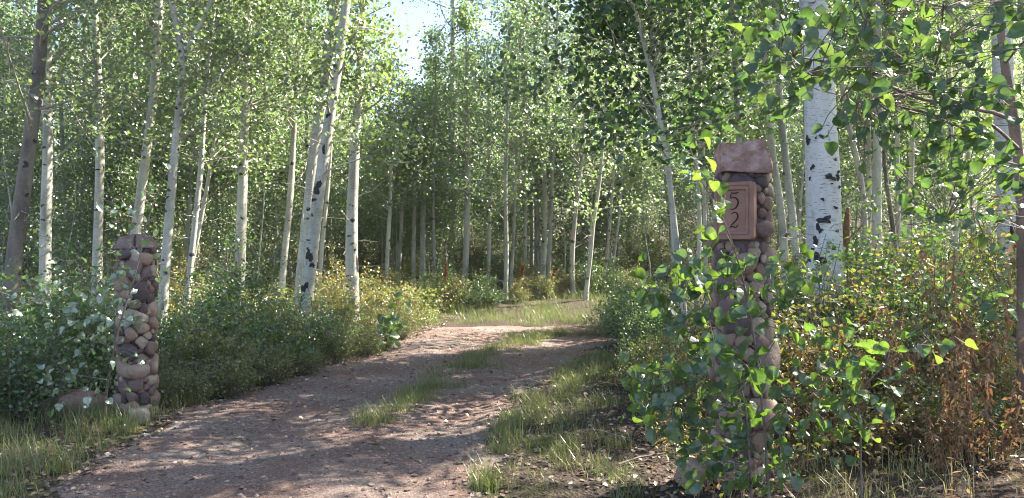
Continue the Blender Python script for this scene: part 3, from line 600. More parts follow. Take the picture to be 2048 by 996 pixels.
sapling("tall pale-leaved sapling left of the cobble pillar", "aspen_sapling",
    [([(208, 855, 6.7), (214, 760, 6.6), (228, 700), (240, 640), (262, 580), (280, 510), (293, 450), (312, 390), (332, 350)], .012),
     ([(240, 640), (205, 600), (170, 560), (150, 520)], .005), ([(228, 700), (170, 660), (110, 620), (70, 590)], .005), ([(262, 580), (300, 540), (325, 520)], .004), ([(214, 760), (150, 750), (90, 740)], .005)],
    [(330, 345, 12, 1), (312, 385, 20, 3), (290, 440, 30, 5), (270, 500, 32, 7), (235, 540, 40, 12), (180, 560, 45, 16), (230, 600, 45, 21), (160, 610, 50, 21), (110, 600, 45, 16), (60, 590, 40, 11), (120, 660, 50, 18), (200, 660, 45, 18), (260, 640, 35, 11), (190, 720, 45, 14), (120, 740, 50, 14), (250, 720, 35, 8), (185, 790, 40, 11), (100, 800, 45, 8), (190, 640, 60, 18), (300, 560, 18, 2), (200, 300, 10, 1), (230, 400, 24, 3), (262, 420, 30, 4)],
    6.3, .058, 'leaf_pale', 303)

LAND = [(20, 'the thick brown-barked aspen'), (95, 'the straight pale aspen'), (165, 'the thin far-left aspen'), (215, 'the pale-leaved sapling'), (272, 'the left cobble pillar'), (345, 'the forked aspen'), (400, 'the crooked thin aspen'), (485, 'the hollow-footed aspen'), (570, 'the curving slim aspen'), (625, 'the leaning scarred pair'), (706, 'the smooth wide cream aspen'), (775, 'the far row start'), (845, 'the stout grey far trunk'), (905, 'the sky-topped tall aspen'), (940, 'the thick leaning far stem'), (1012, 'the bright-footed aspen'), (1080, 'the tight clump of stems'), (1146, 'the gently curved far aspen'), (1180, 'the kinked far trunk'), (1240, 'the far row end'), (1345, 'the overhanging crown'), (1400, 'the thin aspen beside the pillar'), (1480, 'the number pillar'), (1580, 'the two curved aspens'), (1645, 'the massive white trunk'), (1695, 'the rotten snag'), (1755, 'the wide straight pale trunk'), (1820, 'the broken-bend stem'), (1910, 'the yellowish thin trunk'), (2015, 'the second white-barked trunk')]
def near_land(pxx): return min(LAND, key=lambda t: abs(t[0] - pxx))
USED = {}
def unique(head, pxx, y, rows=((24, "just behind"), (34, "well behind"), (99, "far behind"))):
    l = near_land(pxx); rel = next(b for a, b in rows if y < a); side = "left of " if pxx < l[0] - 12 else "right of " if pxx > l[0] + 12 else "in line with "
    t = f"{head} {rel}{' and' if 'behind' in rel else ','} {side}{l[1]}"; 
    for l2 in sorted(LAND, key=lambda q: abs(q[0] - pxx))[1:5]:
        if t not in USED: break
        t = f"{head} {rel}, {'left' if pxx < l2[0] else 'right'} of {l2[1]}"
    USED[t] = USED.get(t, 0) + 1
    return t
# ------------------------------------------------------------------ background aspens (shared meshes)
def variant(seed, H, zb, reach, n1, leaves, lsize, r0, mat_leaf='leaf_far', bark='bark_far', dead=6, tmpl=HEX, n2=5):
    rs = np.random.RandomState(seed); k = 8
    P = np.stack([np.cumsum(rs.normal(size=k) * .12), np.cumsum(rs.normal(size=k) * .12), np.linspace(-.15, H, k)], -1); P[:, :2] -= P[0, :2]
    path, r = resample(P, np.concatenate([np.linspace(r0, r0 * .55, k - 1), [.01]]), .5)
    P1, R1, P2, R2, LP = build_limbs(path, r, zb, H, n1, rs, reach, n2, leaves, dead=dead, spread=.2)
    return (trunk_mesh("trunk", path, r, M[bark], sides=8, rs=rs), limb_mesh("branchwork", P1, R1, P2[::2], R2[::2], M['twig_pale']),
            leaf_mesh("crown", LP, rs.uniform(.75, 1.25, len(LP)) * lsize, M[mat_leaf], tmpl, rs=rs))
def put(meshes, names, root_name, loc, rz, s, label, cat, group):
    r = empty(root_name, loc, label, cat, group); r.rotation_euler = (0, 0, rz); r.scale = (s, s, s)
    for nme, me in zip(names, meshes): obj(nme, me, r)
    return r
VT = [variant(500 + i, 11.5 + .5 * (i % 4), 1.3 + .35 * (i % 4), 1.5, 78, 19, .082, .055 + .012 * (i % 3)) for i in range(7)]
VS = [variant(540 + i, 4.4 + .6 * i, .5 + .2 * i, 1.05, 46, 26, .062, .026, 'leaf', 'bark', 3) for i in range(4)]
rs = np.random.RandomState(11); taken = [(a[0], a[1]) for a in ASPENS]; nbt = 0
def top_limit(pxx):
    if pxx < 690: return -9999
    if pxx < 862: return 205 if pxx > 725 else 130
    if pxx < 880: return 90
    if pxx < 968: return 70
    if pxx < 1010: return 105
    if pxx < 1060: return 50
    return -9999
tries = 0
while nbt < 170 and tries < 20000:
    tries += 1
    y = 17 + 43 * rs.rand() ** 1.15; x = rs.uniform(-.70, .70) * y
    if min((x - a) ** 2 + (y - b) ** 2 for a, b in taken) < (1.15 if y < 35 else 1.8) ** 2: continue
    if x > 2 and abs(y - 17.5 - .5 * (x - 3)) < 3.0: continue
    if y < 22.5 and -6 < x < 6.5 and (y < 19.5 or x > -2): continue          # the track and its verge stay open
    pxx = CX + x / y * F; lim = top_limit(pxx); s = rs.uniform(.85, 1.15); i = rs.randint(len(VT))
    H = 11.5 + .5 * (i % 4)
    if lim > -9999:
        zmax = CZ + (HY - lim - rs.rand() * 60) / F * y - g1(x, y)
        s = min(s, zmax / (H + .4)); s = max(s, .3)
    put(VT[i], ("trunk", "branchwork", "crown"), "aspen_tree", (x, y, g1(x, y)), rs.rand() * 6.28, s, unique(["slender", "short", "leafy", "slim"][0 if s > .95 else 1 if s < .6 else 2 if i % 2 else 3] + " aspen", pxx, y), "aspen tree", "aspens of the far stand")
    taken.append((x, y)); nbt += 1
# canopy trees outside the view on the sun side: they throw the dappled shade on the drive
for i, (x, y) in enumerate([(6.0, 5.2), (6.6, 3.4), (8.4, 10.4), (9.5, 9.0), (8.2, 5.2), (11.5, 6.5), (10.5, 12.8), (6.2, 2.2), (9.0, 1.0), (13, 10), (-9, 8), (-8, 4.5)]):
    put(VT[i % 7], ("trunk", "branchwork", "crown"), "aspen_tree", (x, y, g1(x, y)), i * 1.3, .95, "tall leafy aspen shading the drive from " + ["beside", "in front of", "behind", "the near side of", "right beside", "well behind", "far behind", "ahead of", "close to", "beyond", "alongside", "near"][i] + (" the right bank" if x > 0 else " the left shrubs"), "aspen tree", "aspens around the viewer")
# understorey of young aspens
cnt = 0; tries = 0
while cnt < 100 and tries < 9000:
    tries += 1; y = rs.uniform(12, 32); x = rs.uniform(-.68, .68) * y; pxx = CX + x / y * F
    if 560 < pxx < 1290 and y < 22.5: continue
    if cnt % 2 and pxx > 900: continue
    if x > 2 and abs(y - 17.5 - .5 * (x - 3)) < 3.0: continue
    if pxx < 560 and y < 17.5: continue
    if pxx > 1290 and y < 16.5: continue
    if pxx > 1500 and y < 12: continue
    if min((x - a) ** 2 + (y - b) ** 2 for a, b in taken) < .6: continue
    i = rs.randint(4); s = rs.uniform(.7, 1.05)
    if 730 < pxx < 1010: s *= .8
    lab = unique("young bushy aspen" if i < 2 else "taller young aspen", pxx, y)
    put(VS[i], ("trunk", "branchwork", "crown"), "young_aspen_tree", (x, y, g1(x, y)), rs.rand() * 6.28, s, lab, "young aspen", "young aspens of the understorey")
    taken.append((x, y)); cnt += 1
for pxx, y, s_, i in [(130, 16.5, .7, 1), (240, 16.8, .75, 0), (440, 15.8, .6, 0), (520, 16.8, .8, 2), (1530, 16, .9, 3), (1850, 16.5, .8, 1)]:
    x = (pxx - CX) / F * y
    put(VS[i], ("trunk", "branchwork", "crown"), "young_aspen_tree", (x, y, g1(x, y)), rs.rand() * 6.28, s_, unique("young bushy aspen" if i < 2 else "taller young aspen", pxx, y, ((99, "close up"),)), "young aspen", "young aspens of the understorey")
cnt = 0; tries = 0
while cnt < 48 and tries < 3000:
    tries += 1; y = rs.uniform(23, 40); pxx = rs.uniform(730, 1300); x = (pxx - CX) / F * y
    if x > 2 and abs(y - 17.5 - .5 * (x - 3)) < 2.0: continue
    i = rs.randint(4)
    put(VS[i], ("trunk", "branchwork", "crown"), "young_aspen_tree", (x, y, g1(x, y)), rs.rand() * 6.28, rs.uniform(.6, 1.0), unique("young bushy aspen" if i < 2 else "taller young aspen", pxx, y), "young aspen", "young aspens of the understorey"); cnt += 1
# far wooded mass
n = 90000; fy = rs.uniform(58, 92, n); fx = rs.uniform(-.95, .95, n) * fy; pxx = CX + fx / fy * F
tz = np.interp(pxx, [0, 735, 745, 860, 875, 960, 970, 1008, 1020, 2048], [16, 16, 9, 9, 12, 12, 11, 11, 16, 16]) * (.75 + .4 * vnoise(fx, fy, .35, 9))
pos = np.stack([fx, fy, gz(fx, fy) + .3 + tz * rs.rand(n) ** .8], -1)
keep = vnoise(fx + pos[:, 2], pos[:, 2] * 1.3 + fy, .7, 12) > .3
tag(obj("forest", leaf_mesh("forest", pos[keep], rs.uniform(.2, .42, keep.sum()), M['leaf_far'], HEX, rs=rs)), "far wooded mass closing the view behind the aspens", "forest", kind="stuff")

# ------------------------------------------------------------------ stone gate pillars
def stone_me(a, b, c, seed, rs):
    """water-worn cobble: lumpy ellipsoid"""
    nu, nv = 14, 9; th = np.linspace(0, 2 * math.pi, nu, endpoint=False); ph = np.linspace(.12, math.pi - .12, nv)
    T, Pp = np.meshgrid(th, ph); d = np.stack([np.sin(Pp) * np.cos(T), np.sin(Pp) * np.sin(T), np.cos(Pp)], -1)
    k = np.ones(T.shape); 
    for _ in range(5):
        w = rs.normal(size=3) * 2.2; k += .06 * np.sin(d @ w + rs.rand() * 6)
    e = rs.uniform(.5, .95); d2 = np.sign(d) * np.abs(d) ** e
    v = (d2 * k[..., None] * np.array([a, b, c])).reshape(-1, 3)
    i, j = np.meshgrid(np.arange(nu), np.arange(nv - 1)); bI = (j * nu + i).ravel(); b2 = (j * nu + (i + 1) % nu).ravel()
    q = np.stack([bI, b2, b2 + nu, bI + nu], -1)
    return v, [q, np.arange(nu)[None][:, ::-1], (np.arange(nu) + nu * (nv - 1))[None]]
def pillar(cx_px, Y, top_px, rad, label, seed, avoid=None, squash=.0):
    rs = np.random.RandomState(seed); x = (cx_px - CX) / F * Y; g = g1(x, Y); H = CZ + (HY - top_px) / F * Y - g
    root = empty("stone_pillar", (x, Y, g), label, "gate pillar", "cobble gate pillars beside the driveway")
    n = 28; P = np.stack([np.zeros(n), np.zeros(n), np.linspace(-.1, H - .01, n)], -1); R = (rad - .046) * (1 + .04 * np.sin(np.linspace(0, 9, n))) * np.linspace(1.06, .97, n)
    v, q = tubes(P[None], R[None], 24); cap = np.arange(24)[None] + 24 * (n - 1)
    obj("mortar_core", mesh_np("mortar_core", v, [q, cap], M['mortar'], smooth=True), root)
    C = 2 * math.pi * rad; S = []
    face_az = -math.pi / 2 + math.atan2(x, Y) * -1.0
    for r0, tr in ((.10 if rad > .18 else .08, 7), (.072, 40), (.056, 260), (.045, 700), (.034, 1500), (.024, 2600)):
        for _ in range(tr):
            s, z = rs.rand() * C, rs.uniform(r0 * .6, H - r0 * .75); r = r0 * rs.uniform(.88, 1.12)
            if avoid and abs(((s - avoid[0] + C / 2) % C) - C / 2) < avoid[1] + r * .8 and abs(z - avoid[2]) < avoid[3] + r * .8: continue
            ok = True
            for (s2, z2, r2) in S:
                ds = abs(s - s2); ds = min(ds, C - ds)
                if ds * ds + (z - z2) ** 2 < ((r + r2) * .88) ** 2: ok = False; break
            if ok: S.append((s, z, r))
    camdir = math.atan2(-Y, -x)
    items = []
    for (s, z, r) in S:
        a = s / C * 2 * math.pi; vis = math.cos(a - camdir); items.append((r * r * max(vis, -.2 + .1 * vis), s, z, r, a))
    items.sort(key=lambda t: -t[0]); restV, restF, restA = [], [[], [], []], []; off = 0
    for i, (_, s, z, r, a) in enumerate(items):
        el = rs.uniform(.85, 1.28); v, f = stone_me(r * rs.uniform(.5, .85), r * el, r / el * 1.06, 0, rs)
        t = rs.normal() * .5; ct, st = math.cos(t), math.sin(t); v = v @ np.array([[1, 0, 0], [0, ct, -st], [0, st, ct]])
        ca, sa = math.cos(a), math.sin(a); rr = (rad - .036) * (1.05 - .07 * z / H) + r * .05 + rs.normal() * .006
        v = v @ np.array([[ca, sa, 0], [-sa, ca, 0], [0, 0, 1]]) + np.array([ca * rr, sa * rr, z])
        rnd = rs.rand()
        if i < 96:
            c = v.mean(0); nf = sum(len(k) for k in f)
            obj("cobblestone", mesh_np("cobblestone", v - c, f, M['stone'], attr=np.full(nf, rnd), smooth=True), root, c.tolist())
        else:
            for k in range(3): restF[k].append(f[k] + off)
            restV.append(v); off += len(v); restA.append((len(f[0]), rnd))
    if restV:
        F_ = [np.concatenate(k) for k in restF]; at = np.concatenate([np.full(k, r) for k, r in restA] + [np.array([r for _, r in restA])] * 2)
        o = obj("cobbles", mesh_np("cobbles", np.concatenate(restV), F_, M['stone'], attr=at, smooth=True), root); o["kind"] = "stuff"
    return root, H, x, g
def block(name, corners, mat, parent, seed, loc, bump=.012, cuts=3, bev=.02):
    """rough-hewn stone from eight corners (bottom 4 ccw, top 4 ccw)"""
    import bmesh
    bm = bmesh.new(); vs = [bm.verts.new(c) for c in corners]
    for f in ((3, 2, 1, 0), (4, 5, 6, 7), (0, 1, 5, 4), (1, 2, 6, 5), (2, 3, 7, 6), (3, 0, 4, 7)): bm.faces.new([vs[i] for i in f])
    bmesh.ops.bevel(bm, geom=bm.edges[:], offset=bev, segments=2, affect='EDGES', profile=.6)
    bmesh.ops.subdivide_edges(bm, edges=bm.edges[:], cuts=cuts, use_grid_fill=True)
    r = random.Random(seed); ws = [(np.array([r.gauss(0, 24) for _ in range(3)]), r.random() * 6) for _ in range(9)]
    bm.normal_update()
    for v in bm.verts:
        k = sum(math.sin(float(np.dot(w, v.co)) + p) for w, p in ws) / 3
        v.co += v.normal * (k * bump + r.gauss(0, bump * .16))
    me = bpy.data.meshes.new(name); bm.to_mesh(me); bm.free(); me.materials.append(mat)
    return obj(name, me, parent, loc)

# left pillar
lp, LH, lx, lg = pillar(272, 7.1, 492, .172, "round cobblestone gate pillar at the left of the driveway, dark rounded stones on top", 21)
block("capstone", [(-.18, -.15, 0), (.04, -.17, 0), (.04, .15, 0), (-.17, .14, 0), (-.10, -.09, .12), (.035, -.10, .145), (.035, .1, .14), (-.10, .08, .115)], M['cap_dark'], lp, 3, (0, 0, LH - .03), .006, 4, .02)
block("capstone", [(.047, -.13, 0), (.175, -.11, 0), (.17, .12, 0), (.047, .13, 0), (.047, -.09, .135), (.125, -.07, .10), (.12, .08, .10), (.047, .09, .13)], M['cap_dark'], lp, 4, (0, 0, LH - .02), .010, 4, .012)
# right pillar with the number plaque
RPY = 5.06; rpx = (1484 - CX) / F * RPY; RR_ = .195; RH = CZ + (HY - 345) / F * RPY - g1(rpx, RPY)
pl_az = math.radians(-90 - 31); pz = CZ + (HY - 424) / F * RPY - g1(rpx, RPY)
rp, RH, rx, rgz = pillar(1484, RPY, 345, RR_, "tall cobblestone gate pillar on the right carrying a terracotta house number", 27, avoid=((pl_az % (2 * math.pi)) * RR_, .155, pz, .195))
block("capstone", [(-.17, -.16, .01), (.14, -.19, -.005), (.20, .10, .01), (-.15, .15, 0), (-.185, -.145, .185), (.10, -.16, .225), (.15, .10, .205), (-.16, .13, .185)], M['cap'], rp, 8, (.0, 0, RH - .015), .008, 5, .006)
def plaque():
    ax = (math.cos(pl_az), math.sin(pl_az)); root = bpy.data.objects.new("number_plaque", None)
    w, h = .255, .37
    # stepped frame: nested rounded rectangles as one lofted sheet
    prof = [(0, 0, -.05), (0, 0, .022), (.004, .004, .028), (.020, .020, .028), (.025, .025, .021), (.031, .031, .021), (.036, .036, .026), (.048, .048, .026), (.056, .056, .012)]
    def rect(i, z):
        a, b = w / 2 - i, h / 2 - i; r = max(.006, .022 - i * .25); out = []
        for sx, sy, a0 in ((1, 1, 0), (-1, 1, 90), (-1, -1, 180), (1, -1, 270)):
            for k in range(5):
                t = math.radians(a0 + k * 22.5); out.append((sx * (a - r) + r * math.cos(t), sy * (b - r) + r * math.sin(t), z))
        return out
    V = []; 
    for i, _, z in prof: V += rect(i, z)
    n = 20; Q = [(k * n + j, k * n + (j + 1) % n, (k + 1) * n + (j + 1) % n, (k + 1) * n + j) for k in range(len(prof) - 1) for j in range(n)]
    V = np.array(V); capf = np.array([[(len(prof) - 1) * n + j for j in range(n)]])
    X = np.array([-ax[1], ax[0], 0]); Nn = np.array([ax[0], ax[1], 0]); Z = np.array([0, 0, 1.])
    c = Nn * (RR_ - .005) + np.array([0, 0, pz])
    tr = lambda v: v[:, :1] * X + v[:, 1:2] * Z + v[:, 2:] * Nn
    o = obj("number_plaque", mesh_np("number_plaque", tr(V), [np.array(Q), capf], M['terra']), rp, c.tolist())
    def stroke(pts, wid):
        pts = np.array(pts, float); t = np.gradient(pts, axis=0); t /= np.linalg.norm(t, axis=1, keepdims=True); nn = np.stack([-t[:, 1], t[:, 0]], -1)
        wd = np.array(wid)[:, None] / 2; a = pts + nn * wd; b = pts - nn * wd; m = len(pts)
        v = np.concatenate([np.c_[a, np.full(m, .0145)], np.c_[b, np.full(m, .0145)], np.c_[a, np.full(m, .0)], np.c_[b, np.full(m, .0)]])
        i = np.arange(m - 1); q = np.concatenate([np.stack([i, i + 1, m + i + 1, m + i], -1), np.stack([i, 2 * m + i, 2 * m + i + 1, i + 1], -1), np.stack([m + i, m + i + 1, 3 * m + i + 1, 3 * m + i], -1)])
        return v, q
    def smooth(pts, n=26):
        pts = np.array(pts, float); t = np.arange(len(pts)); tt = np.linspace(0, len(pts) - 1, n)
        out = []
        for u in tt:
            i = min(int(u), len(pts) - 2); f = u - i; p0, p1, p2, p3 = pts[max(i - 1, 0)], pts[i], pts[i + 1], pts[min(i + 2, len(pts) - 1)]
            out.append(.5 * (2 * p1 + (p2 - p0) * f + (2 * p0 - 5 * p1 + 4 * p2 - p3) * f * f + (3 * p1 - p0 - 3 * p2 + p3) * f ** 3))
        return np.array(out)
    def digit(strokes):
        V = []; Q = []; off = 0
        for p, w0 in strokes:
            s = smooth(p); u = np.linspace(0, 1, len(s)); v, q = stroke(s, .7 * w0[0] + (w0[1] * .75 - w0[0] * .7) * np.sin(u * math.pi) ** 1.0)
            V.append(v); Q.append(q + off); off += len(v)
        obj("digit", mesh_np("digit", tr(np.concatenate(V)), [np.concatenate(Q)], M['digit']), o)
    # 5 above 2
    digit([([(.030, .120), (.008, .113), (-.020, .116)], (.006, .012)), ([(-.018, .116), (-.021, .095), (-.022, .078)], (.007, .007)), ([(-.021, .080), (.0, .086), (.020, .074), (.026, .050), (.014, .022), (-.006, .010), (-.024, .010)], (.005, .014))])
    digit([([(-.016, -.022), (-.004, -.010), (.014, -.012), (.024, -.030), (.020, -.052), (.0, -.075), (-.016, -.092), (-.026, -.112)], (.006, .012)), ([(-.026, -.110), (-.008, -.100), (.010, -.108), (.026, -.090)], (.005, .010))])
plaque()

# loose rocks
def rock(label, x, y, s, seed, mat='stone', tone=.9, flat=.65):
    rs = np.random.RandomState(seed); v, f = stone_me(s, s * .8, s * flat, 0, rs)
    o = obj("rock", mesh_np("rock", v, f, M[mat], attr=np.full(sum(len(k) for k in f), tone), smooth=True), None, (x, y, g1(x, y) + s * flat * .55)); o.rotation_euler = (.2, .1, rs.rand() * 3)
    tag(o, label, "rock")
rock("pale grey round rock at the foot of the left cobble pillar", (277 - CX) / F * 6.85, 6.85, .11, 1, tone=.95, flat=.8)
rock("brown half-buried boulder under the shrub left of the left pillar", (165 - CX) / F * 7.2, 7.2, .19, 2, tone=.45)
rock("second brown boulder further left in the shade of the pale-leaved sapling", (115 - CX) / F * 7.3, 7.3, .16, 3, tone=.3)
rock("small dark boulder between the left pillar and its neighbouring brown boulder", (222 - CX) / F * 7.25, 7.25, .13, 4, tone=.2)
rock("rounded boulder at the left foot of the house number pillar", (1390 - CX) / F * 5.1, 5.1, .15, 5, tone=.8)

# ------------------------------------------------------------------ shrubs
def bush_variant(seed, r, h, n, ls, lmat, stemmat='twig', asp=.75, yellow=None):
    rs = np.random.RandomState(seed); ns = 34
    az = rs.rand(ns) * 6.28; sp = r * rs.rand(ns) ** .6
    tip = np.stack([np.cos(az) * sp, np.sin(az) * sp, h * rs.uniform(.35, 1.3, ns) * (1 - .35 * (sp / r) ** 2)], -1)
    b = tip * np.array([.15, .15, 0]); u = np.linspace(0, 1, 5)[None, :, None]
    P1 = b[:, None] * (1 - u) + tip[:, None] * u + rs.normal(size=(ns, 5, 3)) * .03 * u; P1[:, 0, 2] = -.05
    R1 = .006 * (1 - .7 * u[..., 0]) * np.ones((ns, 1))
    idx = np.repeat(np.arange(ns), 7); s = rs.uniform(.3, 1, len(idx)); si = s * 4; a = np.minimum(si.astype(int), 3); f = (si - a)[:, None]
    O = P1[idx, a] * (1 - f) + P1[idx, a + 1] * f; D = rs.normal(size=(len(idx), 3)) * np.array([1, 1, .5]) + np.array([0, 0, .25]); D /= np.linalg.norm(D, axis=1, keepdims=True)
    L2 = rs.uniform(.10, .28, len(idx)); u2 = np.linspace(0, 1, 3)[None, :, None]; P2 = O[:, None] + D[:, None] * L2[:, None, None] * u2
    tw = rs.randint(0, len(idx), n); q = rs.rand(n)[:, None]; LP = P2[tw, 0] * (1 - q) + P2[tw, -1] * q + rs.normal(size=(n, 3)) * .035
    LP[:, 2] = np.maximum(LP[:, 2], .03)
    return (limb_mesh("stems", P1, R1, P2, np.full((len(idx), 3), .002), M[stemmat]),
            leaf_mesh("foliage", LP, rs.uniform(.7, 1.25, n) * ls, M[lmat], HEX, up=.5, rs=rs, aspect=asp))
VB = {'green': [bush_variant(600 + i, .62, .8 + .12 * i, 3000, .034, 'shrub') for i in range(3)],
      'yellow': [bush_variant(610 + i, .55, .75 + .15 * i, 2600, .032, 'shrub_yellow') for i in range(3)],
      'herb': [bush_variant(620 + i, .42, .5 + .12 * i, 1500, .036, 'herb', asp=.5) for i in range(3)],
      'dry': [bush_variant(630 + i, .4, .65 + .15 * i, 900, .045, 'dry', 'dry_stem', asp=.35) for i in range(3)] if False else None}
M['dry_stem'] = rough_mat("dry_stalk", [(.3, (.16, .08, .05)), (.7, (.38, .22, .13))], 25, .3)
def dry_variant(seed, r, h, n):
    """a few upright withered stalks hung with curled brown leaves and a dry seed head"""
    rs = np.random.RandomState(seed); ns = 9; u = np.linspace(0, 1, 7)[None, :, None]
    az = rs.rand(ns) * 6.28; sp = r * rs.rand(ns) ** .7; b = np.stack([np.cos(az) * sp * .5, np.sin(az) * sp * .5, np.full(ns, -.04)], -1)
    tip = np.stack([np.cos(az) * sp * 1.5, np.sin(az) * sp * 1.5, h * rs.uniform(.5, 1.15, ns)], -1)
    P1 = b[:, None] * (1 - u) + tip[:, None] * u + rs.normal(size=(ns, 1, 3)) * np.array([.07, .07, 0]) * u ** 2
    P1[:, -1] += rs.normal(size=(ns, 3)) * .03
    R1 = .0045 * (1 - .6 * u[..., 0]) * np.ones((ns, 1))
    k = n // ns; tw = np.repeat(np.arange(ns), k); q = rs.uniform(.18, 1, len(tw)) ** .8; si = q * 6; a = np.minimum(si.astype(int), 5); f = (si - a)[:, None]
    LP = P1[tw, a] * (1 - f) + P1[tw, a + 1] * f + rs.normal(size=(len(tw), 3)) * .022 * (1.4 - q[:, None])
    LP[:, 2] = np.maximum(LP[:, 2], .02)
    bend = np.array([[0, 0, 0], [.5, .2, .12], [.42, .62, .0], [0, 1.05, -.22], [-.42, .62, .0], [-.5, .2, .12]])
    return (limb_mesh("stems", P1, R1, P1[:2, :3] * 1.0, np.full((2, 3), .003), M['dry_stem']),
            leaf_mesh("foliage", LP, rs.uniform(.6, 1.4, len(LP)) * .062, M['dry'], bend, up=.1, rs=rs, aspect=.3, down=1.6))
VB['dry'] = [dry_variant(630 + i, .22 + .05 * i, .7 + .2 * i, 420 + 60 * i) for i in range(3)]
rs = np.random.RandomState(21); NB = [0]
def bush(kind, pxx, Y, s, label, group, dz=0):
    x = (pxx - CX) / F * Y; i = rs.randint(3); s = s * rs.uniform(.75, 1.2)
    cats = {'green': ("leafy_shrub", "shrub"), 'yellow': ("yellowing_shrub", "shrub"), 'herb': ("flowering_herb", "wild plant"), 'dry': ("dry_plant", "dry plant")}
    nm, c = cats[kind]
    if Y < 17 or label.startswith('bright low'):
        hd = {'green': "green", 'yellow': "yellowing", 'herb': "straw-tinted", 'dry': "rust-brown dried"}[kind] + (" tall" if s > 1.05 else " low" if s < .8 else "") + (" plant" if kind in ('herb', 'dry') else " bush")
        label = unique(hd, pxx, Y, ((5.5, "in front"), (7.5, "nearer than the trees"), (11, "at the edge"), (16.9, "further back"), (99, "beyond the bend")))
    put(VB[kind][i], ("stems", "foliage"), nm, (x, Y, g1(x, Y)), rs.rand() * 6.28, s, label, c, group); NB[0] += 1
for pxx, Y, s in [(20, 7.0, 1.0), (60, 8.2, 1.1), (95, 7.4, .85), (10, 8.6, 1.2), (130, 8.3, 1.1), (190, 8.4, 1.1), (215, 7.9, .75), (-40, 7.6, 1.2), (50, 9.6, 1.2), (160, 9.8, 1.2), (250, 9.4, 1.2)]:
    bush('green', pxx, Y, s, "leafy green shrub crowding the left side of the cobble pillar", "shrubs left of the cobble pillar")
for pxx, Y, s in [(350, 8.2, .9), (390, 8.8, 1.05), (440, 8.5, .95), (490, 9.0, 1.0), (530, 9.6, .95), (420, 9.8, 1.15), (340, 9.3, 1.0), (580, 9.9, .95), (630, 10.4, .95), (660, 11.0, .95), (690, 11.6, .85), (540, 10.8, 1.05), (480, 10.6, 1.15)]:
    bush(['green', 'green', 'green', 'yellow', 'herb'][rs.randint(5)], pxx, Y, s, "leafy green shrub between the cobble pillar and the driveway edge", "shrubs along the left edge of the driveway")
for pxx, Y, s in [(470, 8.0, .6), (540, 8.7, .6), (400, 7.8, .55), (610, 9.3, .65), (680, 10.2, .65), (730, 10.9, .7), (770, 11.8, .7), (800, 12.8, .75), (345, 7.5, .45)]:
    bush('herb', pxx, Y, s * 1.2, '', "straw-tinted plants on the driveway's left edge")
for pxx, Y, s in [(470, 12, 1.1), (520, 12.5, 1.0), (560, 12, .95), (630, 12.8, .95), (660, 12.4, .85), (740, 12.6, .8), (770, 13.4, .8), (800, 14.2, .75), (830, 15.2, .7), (760, 15.2, .9), (700, 14.4, .9), (400, 13, 1.2), (350, 14, 1.2), (850, 16.6, .8), (900, 17.2, .8), (790, 17, .9)]:
    bush('yellow' if rs.rand() < .45 else 'herb', pxx, Y, s * 1.15, "sunlit yellow-green bush at the feet of the pale aspens", "sunlit bushes along the far left verge")
for pxx, Y, s in [(940, 17.4, .8), (985, 17.8, .75), (1040, 18.6, .8), (1090, 19.0, .7), (1130, 19.6, .8), (1180, 19.8, .8), (1230, 20, .8), (1270, 19.5, .85), (880, 18.5, .9), (960, 20, .9), (1050, 21, .9), (1000, 22, .9)]:
    bush(['herb', 'green', 'yellow'][rs.randint(3)], pxx, Y, s, "bright low bush under the far row of slender aspens", "low bushes at the bend")
for pxx, Y, s in [(1262, 12.2, .95), (1300, 11.2, 1.0), (1330, 10.2, 1.0), (1240, 13.4, .95), (1290, 13.0, 1.1), (1350, 11.8, 1.15), (1300, 9.4, .9), (1345, 8.8, 1.0), (1400, 10.0, 1.1), (1262, 14.6, 1.0), (1330, 14, 1.15)]:
    bush('green', pxx, Y, s, "dark green shrub on the bank left of the number pillar", "shrubs on the right bank of the driveway")
for pxx, Y, s in [(1330, 7.2, .7), (1385, 6.9, .75), (1290, 8.0, .6), (1365, 7.8, .85)]:
    bush('yellow', pxx, Y, s, "yellowing bush with orange leaves left of the number pillar", "yellowing bushes by the number pillar")
for pxx, Y, s in [(1600, 6.6, 1.0), (1640, 7.2, 1.05), (1700, 7.0, 1.0), (1760, 7.6, 1.1), (1830, 7.4, 1.1), (1900, 7.0, 1.0), (1960, 7.6, 1.1), (2040, 7.2, 1.1), (1720, 8.8, 1.2), (1800, 9.0, 1.2), (1880, 9.0, 1.2), (1950, 9.4, 1.2), (1570, 8, 1.0), (2100, 7.8, 1.2), (1680, 6.0, .85), (1760, 6.2, .9), (1850, 6.0, .9), (1930, 6.3, .95), (1930, 5.0, .5), (2020, 5.2, .6), (1830, 5.2, .55), (1740, 5.2, .5), (1670, 9.5, 1.2), (1520, 7, .9), (1560, 9.6, 1.2)]:
    bush('yellow' if rs.rand() < .75 else 'green', pxx, Y, s * 1.12, "tangled yellow-green bush right of the number pillar", "bushes on the bank right of the pillar")
for pxx, Y, s in [(1600, 6.4, .8), (1700, 6.9, .95), (1820, 6.8, .9), (1620, 5.6, .6), (1790, 5.5, .8), (1840, 5.0, .6), (1905, 5.3, .75), (1975, 5.6, 1.15), (2025, 5.5, .8), (1700, 5.3, .6), (1900, 6.0, .9), (1570, 6.2, .8), (1650, 6.1, .9), (1890, 4.6, .6), (1960, 4.7, .7), (1740, 5.0, .55), (1330, 6.2, .55), (1300, 6.8, .5), (2010, 6.4, .7)]:
    bush('dry', pxx, Y, s, "rust-brown dried plant on the bank right of the number pillar" if pxx > 1500 else "small rusty dried plant left of the number pillar", "dried rusty plants on the right bank")
cnt = 0; tries = 0
